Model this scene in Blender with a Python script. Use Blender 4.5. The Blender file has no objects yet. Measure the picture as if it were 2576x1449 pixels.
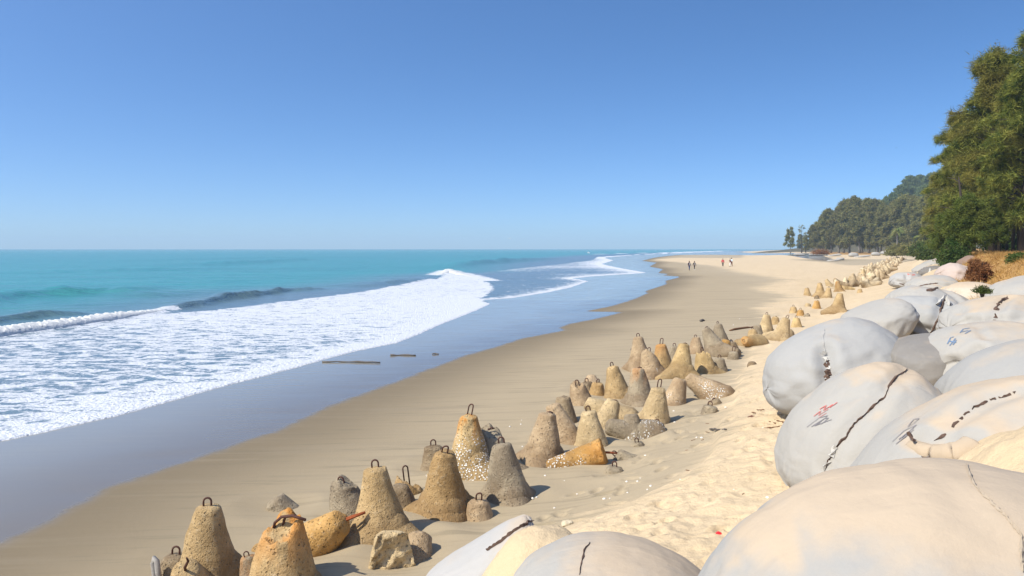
import bpy, math, random
import numpy as np
from mathutils import Vector, Matrix
from mathutils.bvhtree import BVHTree

S = bpy.context.scene
COL = S.collection
R_ = math.radians
rng = np.random.default_rng(7)
random.seed(7)

# ------------------------------------------------------------------ camera, sky, sun, exposure
H = 4.2                                  # eye height above the sea
FPX, CX, HV = 2003.8, 1288.0, 625.2      # focal length, centre, horizon of a 2576 px wide picture
cam_d = bpy.data.cameras.new("camera"); cam = bpy.data.objects.new("camera", cam_d); COL.objects.link(cam)
cam_d.sensor_width = 36; cam_d.lens = 28.0
cam_d.shift_y = -(724.5 - HV) / 2576.0
cam_d.clip_start = 0.1; cam_d.clip_end = 60000
cam.location = (0, 0, H); cam.rotation_euler = (R_(90), 0, 0)
S.camera = cam

SUN_EL = 47.0
SUN_DIR = Vector((-0.86, -0.50, 0)).normalized() * math.cos(R_(SUN_EL)) + Vector((0, 0, math.sin(R_(SUN_EL))))
wd = bpy.data.worlds.new("World"); S.world = wd; wd.use_nodes = True
wn = wd.node_tree; bg = wn.nodes["Background"]
sky = wn.nodes.new("ShaderNodeTexSky"); sky.sky_type = 'NISHITA'; sky.sun_disc = False
sky.sun_elevation = R_(SUN_EL)
sky.sun_rotation = math.atan2(SUN_DIR.x, SUN_DIR.y)
sky.air_density = 1.0; sky.dust_density = 2.2; sky.ozone_density = 3.0; sky.altitude = 0
tc = wn.nodes.new("ShaderNodeTexCoord")
mp = wn.nodes.new("ShaderNodeMapping"); mp.vector_type = 'POINT'
mp.inputs['Scale'].default_value = (1, 1, 1.9); mp.inputs['Location'].default_value = (0, 0, 0.06)
hs = wn.nodes.new("ShaderNodeHueSaturation"); hs.inputs['Saturation'].default_value = 1.22
wn.links.new(tc.outputs['Generated'], mp.inputs['Vector'])
wn.links.new(mp.outputs['Vector'], sky.inputs['Vector'])
wn.links.new(sky.outputs[0], hs.inputs['Color'])
gr_ = wn.nodes.new('ShaderNodeMix'); gr_.data_type = 'RGBA'; gr_.blend_type = 'MULTIPLY'; gr_.inputs[0].default_value = 1.0
gr_.inputs[7].default_value = (.95, 1.05, 1.15, 1)
wn.links.new(hs.outputs[0], gr_.inputs[6]); wn.links.new(gr_.outputs[2], bg.inputs[0])
bg.inputs[1].default_value = 0.15
sl = bpy.data.lights.new("sun", 'SUN'); sl.energy = 5.0; sl.angle = R_(0.53); sl.color = (1.0, 0.945, 0.84)
sun = bpy.data.objects.new("sun", sl); COL.objects.link(sun)
sun.rotation_euler = SUN_DIR.to_track_quat('Z', 'Y').to_euler()
S.view_settings.view_transform = 'Standard'; S.view_settings.look = 'None'
S.view_settings.exposure = 0.36; S.view_settings.gamma = 1.0
S.cycles.max_bounces = 6; S.cycles.diffuse_bounces = 3; S.cycles.glossy_bounces = 3
S.cycles.transparent_max_bounces = 8; S.cycles.volume_bounces = 0

# ------------------------------------------------------------------ numeric helpers
def ss(a, b, x):
    t = np.clip((x - a) / (b - a), 0, 1); return t * t * (3 - 2 * t)

def _h(ix, iy, iz, seed):
    n = (ix.astype(np.int64) * 374761393 + iy.astype(np.int64) * 668265263 + iz.astype(np.int64) * 2147483647 + seed * 974711) & 0xffffffff
    n = ((n ^ (n >> 13)) * 1274126177) & 0xffffffff
    n = (n ^ (n >> 16)) & 0xffffffff
    return n.astype(np.float64) / 4294967295.0

def vn(x, y, z=None, seed=0):
    if z is None: z = np.zeros_like(x)
    ix, iy, iz = np.floor(x), np.floor(y), np.floor(z)
    fx, fy, fz = x - ix, y - iy, z - iz
    fx = fx * fx * (3 - 2 * fx); fy = fy * fy * (3 - 2 * fy); fz = fz * fz * (3 - 2 * fz)
    r = 0
    for dz in (0, 1):
        wz = fz if dz else 1 - fz
        for dy in (0, 1):
            wy = fy if dy else 1 - fy
            for dx in (0, 1):
                wx = fx if dx else 1 - fx
                r = r + _h(ix + dx, iy + dy, iz + dz, seed) * wx * wy * wz
    return r * 2 - 1

def fbm(x, y, z=None, seed=0, o=3):
    a, r, f = 1.0, 0, 1.0
    for k in range(o):
        r = r + a * vn(x * f, y * f, None if z is None else z * f, seed + k); a *= .5; f *= 2.03
    return r

def W(u, v, z=0.0):
    Y = (H - z) * FPX / (v - HV); return ((u - CX) / FPX * Y, Y)

def at(u, v, Y):
    return Vector(((u - CX) / FPX * Y, Y, H - (v - HV) / FPX * Y))

def sdpoly(x, y, poly):
    d = np.full(x.shape, 1e18); ins = np.zeros(x.shape, bool); n = len(poly)
    for i in range(n):
        ax, ay = poly[i]; bx, by = poly[(i + 1) % n]
        ex, ey = bx - ax, by - ay; wx, wy = x - ax, y - ay
        t = np.clip((wx * ex + wy * ey) / (ex * ex + ey * ey + 1e-12), 0, 1)
        d = np.minimum(d, (wx - ex * t) ** 2 + (wy - ey * t) ** 2)
        if ay != by:
            ins ^= ((ay > y) != (by > y)) & (x < (bx - ax) * (y - ay) / (by - ay) + ax)
    d = np.sqrt(d); return np.where(ins, -d, d)

def sdline(x, y, pts):
    """distance to an open polyline, its side (+1 = right of travel) and the parameter along it"""
    d = np.full(x.shape, 1e18); sg = np.zeros(x.shape); par = np.zeros(x.shape); n = len(pts)
    for i in range(n - 1):
        ax, ay = pts[i]; bx, by = pts[i + 1]
        ex, ey = bx - ax, by - ay; wx, wy = x - ax, y - ay
        t = np.clip((wx * ex + wy * ey) / (ex * ex + ey * ey), 0, 1)
        q = (wx - ex * t) ** 2 + (wy - ey * t) ** 2; m = q < d
        d = np.where(m, q, d); sg = np.where(m, np.sign(wx * ey - wy * ex), sg); par = np.where(m, (i + t) / (n - 1), par)
    return np.sqrt(d), sg, par

# ------------------------------------------------------------------ the lines of the beach, in metres on the ground
FW = [W(u, v) for u, v in [(-400,1205),(0,1110),(100,1090),(200,1067),(300,1045),(420,1012),(560,972),(640,952),(740,926),(810,906),(900,882),(1000,862),(1060,838),(1110,815),(1150,800),(1200,780),(1234,764),(1215,754),(1290,749),(1380,735),(1440,722),(1480,707),(1440,700),(1500,694),(1630,686),(1560,674),(1515,664),(1545,655),(1520,648),(1600,641),(1700,637),(1815,632.5),(1900,630.5),(2000,628.5)]]
SEA = [(-40,-60),(-18,-2)] + FW + [(3500,9500),(-30000,40000),(-30000,-60)]
WE = [W(u, v, .1) for u, v in [(-300,1480),(0,1368),(60,1345),(130,1310),(200,1270),(270,1228),(340,1205),(440,1172),(560,1130),(650,1097),(700,1085),(760,1055),(830,1022),(920,988),(1010,955),(1090,925),(1170,895),(1240,875),(1320,850),(1425,832),(1412,824),(1440,815),(1500,805),(1572,789),(1478,784),(1545,772),(1600,756),(1633,740),(1625,735),(1645,728),(1679,717),(1676,708),(1716,700),(1670,695),(1683,689),(1656,686),(1670,677),(1634,671),(1653,663),(1615,657),(1646,650),(1683,645),(1712,642.5),(1800,642.5),(1900,644),(1979,650),(2015,652.5),(2060,657),(2090,661),(2110,658),(2080,652),(2040,646.5),(1979,643.5),(1900,638),(1850,634.5),(1960,630)]]
WET = [(-30,-60),(-12,-2)] + WE + [(4500,9000),(-30000,40000),(-30000,-60)]
DL = [W(u, v, .5) for u, v in [(1150,1500),(1376,1336),(1480,1310),(1560,1300),(1700,1262),(1790,1190),(1800,1120),(1840,1040),(1855,960),(1885,900),(1890,850),(1950,800),(1905,770),(1985,742),(1890,722),(1985,703),(1880,687),(1800,668),(1640,652.5),(1700,648),(1900,650),(1990,654),(2080,660),(2130,668)]]
DRYP = [(-6,-10)] + DL + [(180,235),(600,260),(3000,500),(3000,-60),(-6,-60)]
MAINF = [(-18,-2)] + FW[:18] + [W(u, v) for u, v in [(1235,745),(1252,728),(1240,713),(1200,700),(1165,690),(1130,678),(1115,690),(1100,700),(1030,712),(930,730),(820,745),(720,757),(560,777),(430,788),(425,776),(300,796),(150,817),(0,836),(-400,905)]] + [(-80,20),(-80,-20)]
THIN = [W(u, v) for u, v in [(1165,692),(1250,680),(1400,664),(1480,655),(1500,646),(1700,634.5),(1815,630.5)]] + FW[31:16:-1] + [W(1252,728)]

def bank_q(x, y): return (x - (.51 * y - 1.7)) * .891

SCOUR = []   # (x, y) of tetrapods: little pits and collars in the sand

def ground(x, y, full=False):
    x = np.asarray(x, float); y = np.asarray(y, float)
    f = sdpoly(x, y, SEA)
    z = np.where(f < 0, np.maximum(.05 * f, -2.0), 0.014 * np.minimum(f, 6) + .028 * np.clip(f - 6, 0, 10) + .004 * np.clip(f - 16, 0, 60))
    q = bank_q(x, y)
    mask = 1 - ss(200, 300, y) * (1 - ss(6, 20, q))
    z = z + mask * (.75 * ss(-4, .5, q) + 1.3 * ss(.3, 3.0, q) + ss(25.5, 32, y) * 1.25 * ss(3.3, 5.6, q))
    z = z + 1.25 * ss(285, 350, y) * ss(.30, .36, x / np.maximum(y, .1)) * (1 - .8 * mask * ss(0, 8, q))
    z = z + .88 * np.exp(-((x - .20) / .75) ** 2 - ((y - 7.15) / .75) ** 2) + .5 * np.exp(-((x - 3.9) / .9) ** 2 - ((y - 6.2) / 1.4) ** 2)
    d = -sdpoly(x, y, DRYP)
    n1 = vn(x * .9, y * .9, seed=3)
    z = z + .09 * ss(-.03, .12, d + .12 * n1) * (1 - ss(22, 40, y))
    if full:
        dry = ss(-.2, .8, d)
        z = z + dry * (.045 * vn(x * .8, y * .8, seed=5) + .050 * np.abs(vn(x * 2.3, y * 2.3, seed=6)) + .030 * np.abs(vn(x * 5.1, y * 5.1, seed=8)) + .014 * vn(x * 11, y * 11, seed=12)) + .006 * (1 - dry) * vn(x * .7, y * 1.4, seed=9) * ss(1, 5, f)
        fr = np.random.default_rng(12)
        for k in range(230):
            cy = 6 + 17 * fr.random() ** .8; cx = .51 * cy - 1.7 - .3 - 3.4 * fr.random(); a = fr.uniform(0, 3.14); dp = fr.uniform(.02, .05)
            m = (np.abs(x - cx) < .6) & (np.abs(y - cy) < .6)
            if m.any():
                ux, uy = x[m] - cx, y[m] - cy; p1 = ux * math.cos(a) + uy * math.sin(a); p2 = -ux * math.sin(a) + uy * math.cos(a); r = np.hypot(p1 / .15, p2 / .075)
                z[m] += -dp * np.exp(-r ** 4) + .35 * dp * np.exp(-((r - 1.35) / .3) ** 2)
        for cx, cy in SCOUR:
            m = (np.abs(x - cx) < 2) & (np.abs(y - cy) < 2)
            if m.any():
                r = np.hypot(x[m] - cx, y[m] - cy)
                z[m] += -.05 * np.exp(-(r / .42) ** 2) + .016 * np.exp(-((r - .72) / .25) ** 2) * (1 + vn((x[m] + cy) * 2, (y[m] + cx) * 2, None, 4))
    return z if full else (z, f, d)

def gz(x, y): return float(ground(np.array([x]), np.array([y]))[0][0])

def gp(u, v):
    """where the sight line through a place in the photograph meets the ground"""
    Y = np.geomspace(2.2, 900, 3000); X = (u - CX) / FPX * Y; Z = H - (v - HV) / FPX * Y
    d = Z - ground(X, Y)[0]; i = int(np.argmax(d < 0)) if (d < 0).any() else len(Y) - 1
    return Vector((X[i], Y[i], Z[i]))

# ------------------------------------------------------------------ object helpers
def tag(o, label=None, cat=None, group=None, kind=None):
    if label: o['label'] = label
    if cat: o['category'] = cat
    if group: o['group'] = group
    if kind: o['kind'] = kind
    return o

def empty(name, loc, label, cat, group=None, M=None):
    o = bpy.data.objects.new(name, None); COL.objects.link(o); o.empty_display_size = .2
    if M is not None: o.matrix_world = M
    else: o.location = loc
    return tag(o, label, cat, group)

def mesh(name, verts, faces, smooth=True):
    me = bpy.data.meshes.new(name)
    v = np.asarray(verts, np.float32)
    if isinstance(faces, np.ndarray):
        k = faces.shape[1]; n = len(faces)
        me.vertices.add(len(v)); me.vertices.foreach_set('co', v.ravel())
        me.loops.add(n * k); me.loops.foreach_set('vertex_index', faces.astype(np.int32).ravel())
        me.polygons.add(n); me.polygons.foreach_set('loop_start', np.arange(0, n * k, k, dtype=np.int32))
        me.update(calc_edges=True); me.validate()
    else:
        me.from_pydata([tuple(map(float, p)) for p in v], [], [tuple(map(int, f)) for f in faces]); me.update()
    if smooth: me.polygons.foreach_set('use_smooth', np.ones(len(me.polygons), bool))
    return me

def obj(name, me, mat, parent=None, loc=(0, 0, 0), rot=(0, 0, 0), scale=(1, 1, 1)):
    o = bpy.data.objects.new(name, me); COL.objects.link(o)
    if mat is not None and len(me.materials) == 0: me.materials.append(mat)
    o.parent = parent; o.location = loc; o.rotation_euler = rot; o.scale = scale
    return o

def attr(me, name, vals):
    a = me.attributes.new(name, 'FLOAT', 'POINT'); a.data.foreach_set('value', np.asarray(vals, np.float32))

def gridfaces(nr, nc, wrap=False):
    r = np.arange(nr - 1)[:, None]; c = np.arange(nc if wrap else nc - 1)[None, :]
    c2 = (c + 1) % nc
    return np.stack([r * nc + c, r * nc + c2, (r + 1) * nc + c2, (r + 1) * nc + c], -1).reshape(-1, 4)

class MB:
    """collects tubes, lumps and faces into one mesh"""
    def __init__(s): s.v = []; s.f = []; s.n = 0
    def add(s, v, f):
        v = np.asarray(v, float); s.v.append(v); s.f += [tuple(int(i) + s.n for i in q) for q in f]; s.n += len(v)
    def tube(s, pts, rad, k=8, cap=True):
        pts = [Vector(p) for p in pts]; n = len(pts)
        rad = [rad] * n if not hasattr(rad, '__len__') else rad
        up = Vector((.13, .31, .94)); vs = []
        for i, p in enumerate(pts):
            t = (pts[min(i + 1, n - 1)] - pts[max(i - 1, 0)]).normalized()
            a = t.cross(up)
            if a.length < .05: a = t.cross(Vector((1, 0, 0)))
            a.normalize(); b = t.cross(a)
            for j in range(k):
                w = 2 * math.pi * j / k; vs.append(p + (a * math.cos(w) + b * math.sin(w)) * rad[i])
        fs = [(i * k + j, i * k + (j + 1) % k, (i + 1) * k + (j + 1) % k, (i + 1) * k + j) for i in range(n - 1) for j in range(k)]
        if cap: fs += [tuple(range(k))[::-1], tuple((n - 1) * k + j for j in range(k))]
        s.add([tuple(p) for p in vs], fs)
    def ellipsoid(s, c, r, nu=12, nv=8, noise=0, seed=0, freq=3):
        vs = []; fs = []
        for i in range(nv + 1):
            ph = -math.pi / 2 + math.pi * i / nv
            for j in range(nu):
                la = 2 * math.pi * j / nu
                vs.append((math.cos(ph) * math.cos(la), math.cos(ph) * math.sin(la), math.sin(ph)))
        vs = np.array(vs)
        if noise: vs = vs * (1 + noise * fbm(vs[:, 0] * freq + 9, vs[:, 1] * freq + 9, vs[:, 2] * freq + 9, seed))[:, None]
        vs = vs * np.array(r) + np.array(c)
        fs = gridfaces(nv + 1, nu, True)
        s.add(vs, fs)
    def build(s, name, mat, parent=None, smooth=True, **kw):
        return obj(name, mesh(name, np.concatenate(s.v), s.f, smooth), mat, parent, **kw)

# ------------------------------------------------------------------ material helpers
def new_mat(name, rough=.8, spec=.3):
    m = bpy.data.materials.new(name); m.use_nodes = True
    b = m.node_tree.nodes['Principled BSDF']
    b.inputs['Roughness'].default_value = rough; b.inputs['Specular IOR Level'].default_value = spec
    return m, m.node_tree, b

def nd(nt, typ, ins=None, **props):
    n = nt.nodes.new('ShaderNode' + typ)
    for k, v in props.items(): setattr(n, k, v)
    for k, v in (ins or {}).items():
        if isinstance(v, bpy.types.NodeSocket): nt.links.new(v, n.inputs[k])
        else: n.inputs[k].default_value = v
    return n

def noise(nt, vec, scale, detail=4, rough=.55, dist=0.0):
    return nd(nt, 'TexNoise', {'Vector': vec, 'Scale': scale, 'Detail': detail, 'Roughness': rough, 'Distortion': dist}).outputs[0]

def mth(nt, op, a, b=0.0, c=0.0):
    n = nt.nodes.new('ShaderNodeMath'); n.operation = op
    for i, v in enumerate((a, b, c)):
        if isinstance(v, bpy.types.NodeSocket): nt.links.new(v, n.inputs[i])
        else: n.inputs[i].default_value = v
    return n.outputs[0]

def smap(nt, x, a, b, lo=0.0, hi=1.0):
    return nd(nt, 'MapRange', {0: x, 1: a, 2: b, 3: lo, 4: hi}, interpolation_type='SMOOTHSTEP').outputs[0]

def mix(nt, fac, a, b):
    n = nt.nodes.new('ShaderNodeMix'); n.data_type = 'RGBA'
    for k, v in ((0, fac), (6, a), (7, b)):
        if isinstance(v, bpy.types.NodeSocket): nt.links.new(v, n.inputs[k])
        else: n.inputs[k].default_value = (*v, 1) if isinstance(v, tuple) and len(v) == 3 else v
    return n.outputs[2]

def pos(nt): return nt.nodes.new('ShaderNodeNewGeometry').outputs['Position']
def objco(nt): return nt.nodes.new('ShaderNodeTexCoord').outputs['Object']
def at_f(nt, name): return nd(nt, 'Attribute', attribute_name=name).outputs['Fac']
def stretch(nt, vec, sc, rot=(0, 0, 0)):
    return nd(nt, 'Mapping', {'Vector': vec, 'Scale': sc, 'Rotation': rot}).outputs[0]
def bump(nt, b, h, strength=.3, dist=.02, prev=None):
    n = nd(nt, 'Bump', {'Height': h, 'Strength': strength, 'Distance': dist})
    if prev is not None: nt.links.new(prev, n.inputs['Normal'])
    nt.links.new(n.outputs[0], b.inputs['Normal']); return n.outputs[0]

def plain(name, col, rough=.8, var=.25, scale=8., spec=.3):
    m, nt, b = new_mat(name, rough, spec)
    n = noise(nt, objco(nt), scale)
    c = mix(nt, n, tuple(x * (1 - var) for x in col), tuple(min(1, x * (1 + var)) for x in col))
    nt.links.new(c, b.inputs['Base Color']); return m

# --- sand
def sand_material():
    m, nt, b = new_mat('sand', .9, .35)
    p = pos(nt); wet = at_f(nt, 'wet'); dry = at_f(nt, 'dry'); gr = at_f(nt, 'needle')
    n_big = noise(nt, p, .35, 5); n_mid = noise(nt, p, 1.8, 5); n_fine = noise(nt, p, 14, 6, .65); n_grain = noise(nt, p, 120, 3, .7)
    st = noise(nt, stretch(nt, p, (.16, 2.2, 1), (0, 0, R_(8))), 1.0, 5, .6)
    st2 = noise(nt, stretch(nt, p, (.5, 6.0, 1), (0, 0, R_(5))), 1.0, 4, .6)
    wm = smap(nt, mth(nt, 'ADD', wet, mth(nt, 'MULTIPLY', mth(nt, 'SUBTRACT', n_mid, .5), .35)), -.25, .3)
    dm = smap(nt, mth(nt, 'ADD', dry, mth(nt, 'ADD', mth(nt, 'MULTIPLY', mth(nt, 'SUBTRACT', n_mid, .5), 1.2), mth(nt, 'MULTIPLY', mth(nt, 'SUBTRACT', st, .5), smap(nt, nd(nt, 'SeparateXYZ', {0: p}).outputs[1], 25., 110., 3.0, 13.)))), -.5, .55)
    damp = smap(nt, mth(nt, 'MULTIPLY', wet, -1.0), 0.0, 4.5)
    cdamp = mix(nt, damp, (.180, .140, .085), (.350, .278, .175))
    cdamp = mix(nt, smap(nt, mth(nt, 'MULTIPLY', wet, -1.0), 3.5, 14.0), cdamp, (.400, .322, .212))
    cdamp = mix(nt, mth(nt, 'MULTIPLY', smap(nt, st, .50, .72), .55), cdamp, (.235, .190, .125))
    cdamp = mix(nt, mth(nt, 'MULTIPLY', smap(nt, st2, .55, .67), .42), cdamp, (.165, .140, .09))
    cdry = mix(nt, n_big, (.51, .385, .225), (.63, .495, .325))
    cdry = mix(nt, mth(nt, 'MULTIPLY', smap(nt, n_fine, .56, .72), .35), cdry, (.40, .30, .18))
    c = mix(nt, dm, cdamp, cdry)
    c = mix(nt, mth(nt, 'MULTIPLY', smap(nt, n_grain, .35, .75), .14), c, (.30, .23, .15))
    wcol = mix(nt, smap(nt, wet, 0., 5.), (.17, .145, .110), (.250, .240, .205))
    c = mix(nt, wm, c, wcol)
    needle = mix(nt, n_mid, (.24, .125, .04), (.48, .28, .09))
    gm = smap(nt, mth(nt, 'ADD', gr, mth(nt, 'MULTIPLY', mth(nt, 'SUBTRACT', n_mid, .5), .6)), .35, .6)
    c = mix(nt, gm, c, needle)
    nt.links.new(c, b.inputs['Base Color'])
    ro = mth(nt, 'ADD', smap(nt, wm, 0, 1, .92, .06), mth(nt, 'MULTIPLY', smap(nt, st2, .40, .62), .14))
    nt.links.new(ro, b.inputs['Roughness'])
    nt.links.new(smap(nt, wm, 0, 1, .25, .38), b.inputs['Specular IOR Level'])
    dry1 = mth(nt, 'SUBTRACT', 1.0, wm)
    hh = mth(nt, 'ADD', mth(nt, 'MULTIPLY', n_fine, mth(nt, 'ADD', mth(nt, 'MULTIPLY', dm, .9), .12)), mth(nt, 'MULTIPLY', n_grain, .12))
    hh = mth(nt, 'MULTIPLY', hh, dry1)
    bump(nt, b, hh, .55, .07)
    return m

# --- sea
def sea_material():
    m, nt, b = new_mat('sea_water', .12, .5)
    p = pos(nt); cov = at_f(nt, 'cov'); dep = at_f(nt, 'depth')
    n1 = noise(nt, stretch(nt, p, (.8, 1.25, 1)), 1.35, 6, .62, .9); n2 = noise(nt, p, 5.5, 4, .6, .4)
    nn = mth(nt, 'ADD', mth(nt, 'MULTIPLY', n1, .68), mth(nt, 'MULTIPLY', n2, .32))
    nn = mth(nt, 'MULTIPLY', mth(nt, 'SUBTRACT', nn, .30), 2.5)
    fm = smap(nt, mth(nt, 'SUBTRACT', cov, nn), -.04, .20)
    big = noise(nt, stretch(nt, p, (.012, .05, 1)), 1.0, 4)
    deep = mix(nt, big, (.026, .200, .200), (.038, .265, .255))
    wst = noise(nt, stretch(nt, p, (.022, .26, 1), (0, 0, R_(10))), 1.0, 5, .6)
    deep = mix(nt, mth(nt, 'MULTIPLY', smap(nt, wst, .48, .66), .45), deep, (.018, .140, .150))
    shal = mix(nt, n1, (.095, .150, .190), (.135, .190, .225))
    c = mix(nt, smap(nt, dep, 16., 40.), shal, deep)
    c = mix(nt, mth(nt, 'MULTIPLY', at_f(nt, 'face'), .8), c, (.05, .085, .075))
    nt.links.new(c, b.inputs['Base Color'])
    w1 = noise(nt, stretch(nt, p, (.35, .9, 1), (0, 0, R_(14))), 1.0, 5, .6); w2 = noise(nt, stretch(nt, p, (.06, .16, 1), (0, 0, R_(14))), 1.0, 4)
    bump(nt, b, mth(nt, 'ADD', w1, mth(nt, 'MULTIPLY', w2, 2.0)), .8, .45)
    b.inputs['Specular IOR Level'].default_value = .28; b.inputs['Roughness'].default_value = .22
    fo = nd(nt, 'BsdfPrincipled', {'Roughness': .75, 'Specular IOR Level': .2})
    nt.links.new(mix(nt, n2, (.42, .45, .49), (.70, .71, .72)), fo.inputs['Base Color'])
    bn = nd(nt, 'Bump', {'Height': mth(nt, 'ADD', n2, noise(nt, p, 9, 3)), 'Strength': .55, 'Distance': .16}); nt.links.new(bn.outputs[0], fo.inputs['Normal'])
    ms = nd(nt, 'MixShader', {0: fm, 1: b.outputs[0], 2: fo.outputs[0]})
    nt.links.new(ms.outputs[0], nt.nodes['Material Output'].inputs['Surface'])
    return m

def foam_material():
    m, nt, b = new_mat('surf_foam', .8, .2)
    n = noise(nt, objco(nt), 6, 5)
    nt.links.new(mix(nt, n, (.42, .43, .42), (.70, .70, .68)), b.inputs['Base Color'])
    bump(nt, b, noise(nt, objco(nt), 14, 4), .6, .08); return m

# --- concrete: the object colour is the tint, its alpha the barnacle cover, the pass index the rust
def concrete_material():
    m, nt, b = new_mat('weathered_concrete', .85, .25)
    o = objco(nt); inf = nt.nodes.new('ShaderNodeObjectInfo')
    off = nd(nt, 'VectorMath', {0: o, 1: nd(nt, 'CombineXYZ', {0: mth(nt, 'MULTIPLY', inf.outputs['Random'], 40.)}).outputs[0]}, operation='ADD').outputs[0]
    tint = inf.outputs['Color']
    n1 = noise(nt, off, 2.2, 5, .6); n2 = noise(nt, off, 16, 5, .65); n3 = noise(nt, off, 60, 3)
    c = mix(nt, smap(nt, n1, .35, .68), mix(nt, .42, tint, (.15, .10, .055)), mix(nt, .22, tint, (.62, .50, .32)))
    c = mix(nt, mth(nt, 'MULTIPLY', smap(nt, n2, .52, .75), .30), c, (.60, .52, .38))
    c = mix(nt, mth(nt, 'MULTIPLY', smap(nt, n2, .48, .25), .35), c, (.13, .095, .06))
    pit = nd(nt, 'TexVoronoi', {'Vector': off, 'Scale': 14.}).outputs['Distance']; pit2 = nd(nt, 'TexVoronoi', {'Vector': off, 'Scale': 31.}).outputs['Distance']
    pitm = mth(nt, 'MAXIMUM', mth(nt, 'MULTIPLY', smap(nt, pit, .22, .11), smap(nt, n1, .38, .50)), mth(nt, 'MULTIPLY', smap(nt, pit2, .26, .13), smap(nt, n2, .42, .56)))
    c = mix(nt, mth(nt, 'MULTIPLY', pitm, mth(nt, 'MULTIPLY', n3, .8)), c, (.09, .065, .04))
    sx = nd(nt, 'SeparateXYZ', {0: o}).outputs
    c = mix(nt, mth(nt, 'MULTIPLY', smap(nt, mth(nt, 'ADD', sx[2], mth(nt, 'MULTIPLY', n1, .35)), .62, .38), .38), c, (.17, .105, .05))
    rust = mth(nt, 'MULTIPLY', mth(nt, 'MULTIPLY', smap(nt, sx[2], .35, 1.05), smap(nt, noise(nt, stretch(nt, off, (5, 5, .9)), 1.0, 4), .40, .54)), mth(nt, 'MULTIPLY', inf.outputs['Object Index'], .5))
    c = mix(nt, nd(nt, 'Clamp', {0: rust}).outputs[0], c, (.50, .20, .03))
    bar = nd(nt, 'TexVoronoi', {'Vector': off, 'Scale': 24.}).outputs['Distance']
    zl = mth(nt, 'SUBTRACT', .72, mth(nt, 'MULTIPLY', inf.outputs['Alpha'], .40))
    zone = smap(nt, mth(nt, 'SUBTRACT', noise(nt, off, 2.6, 3), zl), 0., .14)
    bm_ = mth(nt, 'MULTIPLY', smap(nt, bar, .42, .30), mth(nt, 'MULTIPLY', mth(nt, 'MULTIPLY', zone, smap(nt, sx[2], .72, .45)), smap(nt, inf.outputs['Alpha'], .02, .4)))
    c = mix(nt, bm_, c, (.80, .77, .70))
    nt.links.new(c, b.inputs['Base Color'])
    h = mth(nt, 'ADD', mth(nt, 'MULTIPLY', n2, .8), mth(nt, 'MULTIPLY', n3, .35))
    h = mth(nt, 'SUBTRACT', h, mth(nt, 'MULTIPLY', pitm, .7)); h = mth(nt, 'ADD', h, mth(nt, 'MULTIPLY', bm_, .5))
    bump(nt, b, h, .9, .045); return m

# --- geotextile bag: object colour is the tint, alpha how sandy it is
def bag_material():
    m, nt, b = new_mat('geotextile', .9, .15)
    o = pos(nt); inf = nt.nodes.new('ShaderNodeObjectInfo'); dust = at_f(nt, 'dust')
    n1 = noise(nt, o, 1.0, 5, .6); n2 = noise(nt, o, 7, 5, .6); n3 = noise(nt, stretch(nt, o, (90, 90, 90)), 1.0, 2)
    st = noise(nt, stretch(nt, o, (1.4, 1.4, 5.0)), 1.0, 4)
    c = mix(nt, mth(nt, 'MULTIPLY', smap(nt, st, .42, .72), .40), inf.outputs['Color'], mix(nt, .5, inf.outputs['Color'], (.30, .295, .28)))
    c = mix(nt, mth(nt, 'MULTIPLY', smap(nt, n2, .55, .8), .35), c, (.33, .30, .25))
    sandy = mth(nt, 'ADD', mth(nt, 'MULTIPLY', dust, .9), mth(nt, 'ADD', mth(nt, 'MULTIPLY', mth(nt, 'SUBTRACT', n1, .5), 1.6), mth(nt, 'SUBTRACT', mth(nt, 'MULTIPLY', inf.outputs['Alpha'], 1.0), .75)))
    sm = smap(nt, sandy, 0.05, .60)
    c = mix(nt, mth(nt, 'MULTIPLY', sm, .85), c, (.455, .355, .245))
    nt.links.new(c, b.inputs['Base Color'])
    h = mth(nt, 'ADD', mth(nt, 'MULTIPLY', n2, .5), mth(nt, 'MULTIPLY', n3, .05))
    bump(nt, b, mth(nt, 'ADD', h, mth(nt, 'ADD', mth(nt, 'MULTIPLY', st, .8), mth(nt, 'MULTIPLY', noise(nt, stretch(nt, o, (2.0, 4.5, 2.4), (0, .3, .4)), 1.0, 2, .45, 1.0), .9))), .30, .06); return m

def foliage_material(name, a, bcol, brown=(.16, .12, .045), fb=.3, trans=.25):
    m, nt, b = new_mat(name, .75, .15)
    inf = nt.nodes.new('ShaderNodeObjectInfo'); p = pos(nt)
    n1 = noise(nt, p, .35, 3); n2 = noise(nt, p, 1.7, 3)
    c = mix(nt, smap(nt, n2, .35, .65), a, bcol)
    c = mix(nt, mth(nt, 'MULTIPLY', smap(nt, mth(nt, 'ADD', n1, mth(nt, 'MULTIPLY', inf.outputs['Random'], .2)), .5, .72), fb), c, brown)
    nt.links.new(c, b.inputs['Base Color'])
    t = nd(nt, 'BsdfTranslucent', {'Color': c})
    ms = nd(nt, 'MixShader', {0: trans, 1: b.outputs[0], 2: t.outputs[0]})
    nt.links.new(ms.outputs[0], nt.nodes['Material Output'].inputs['Surface']); return m

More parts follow.
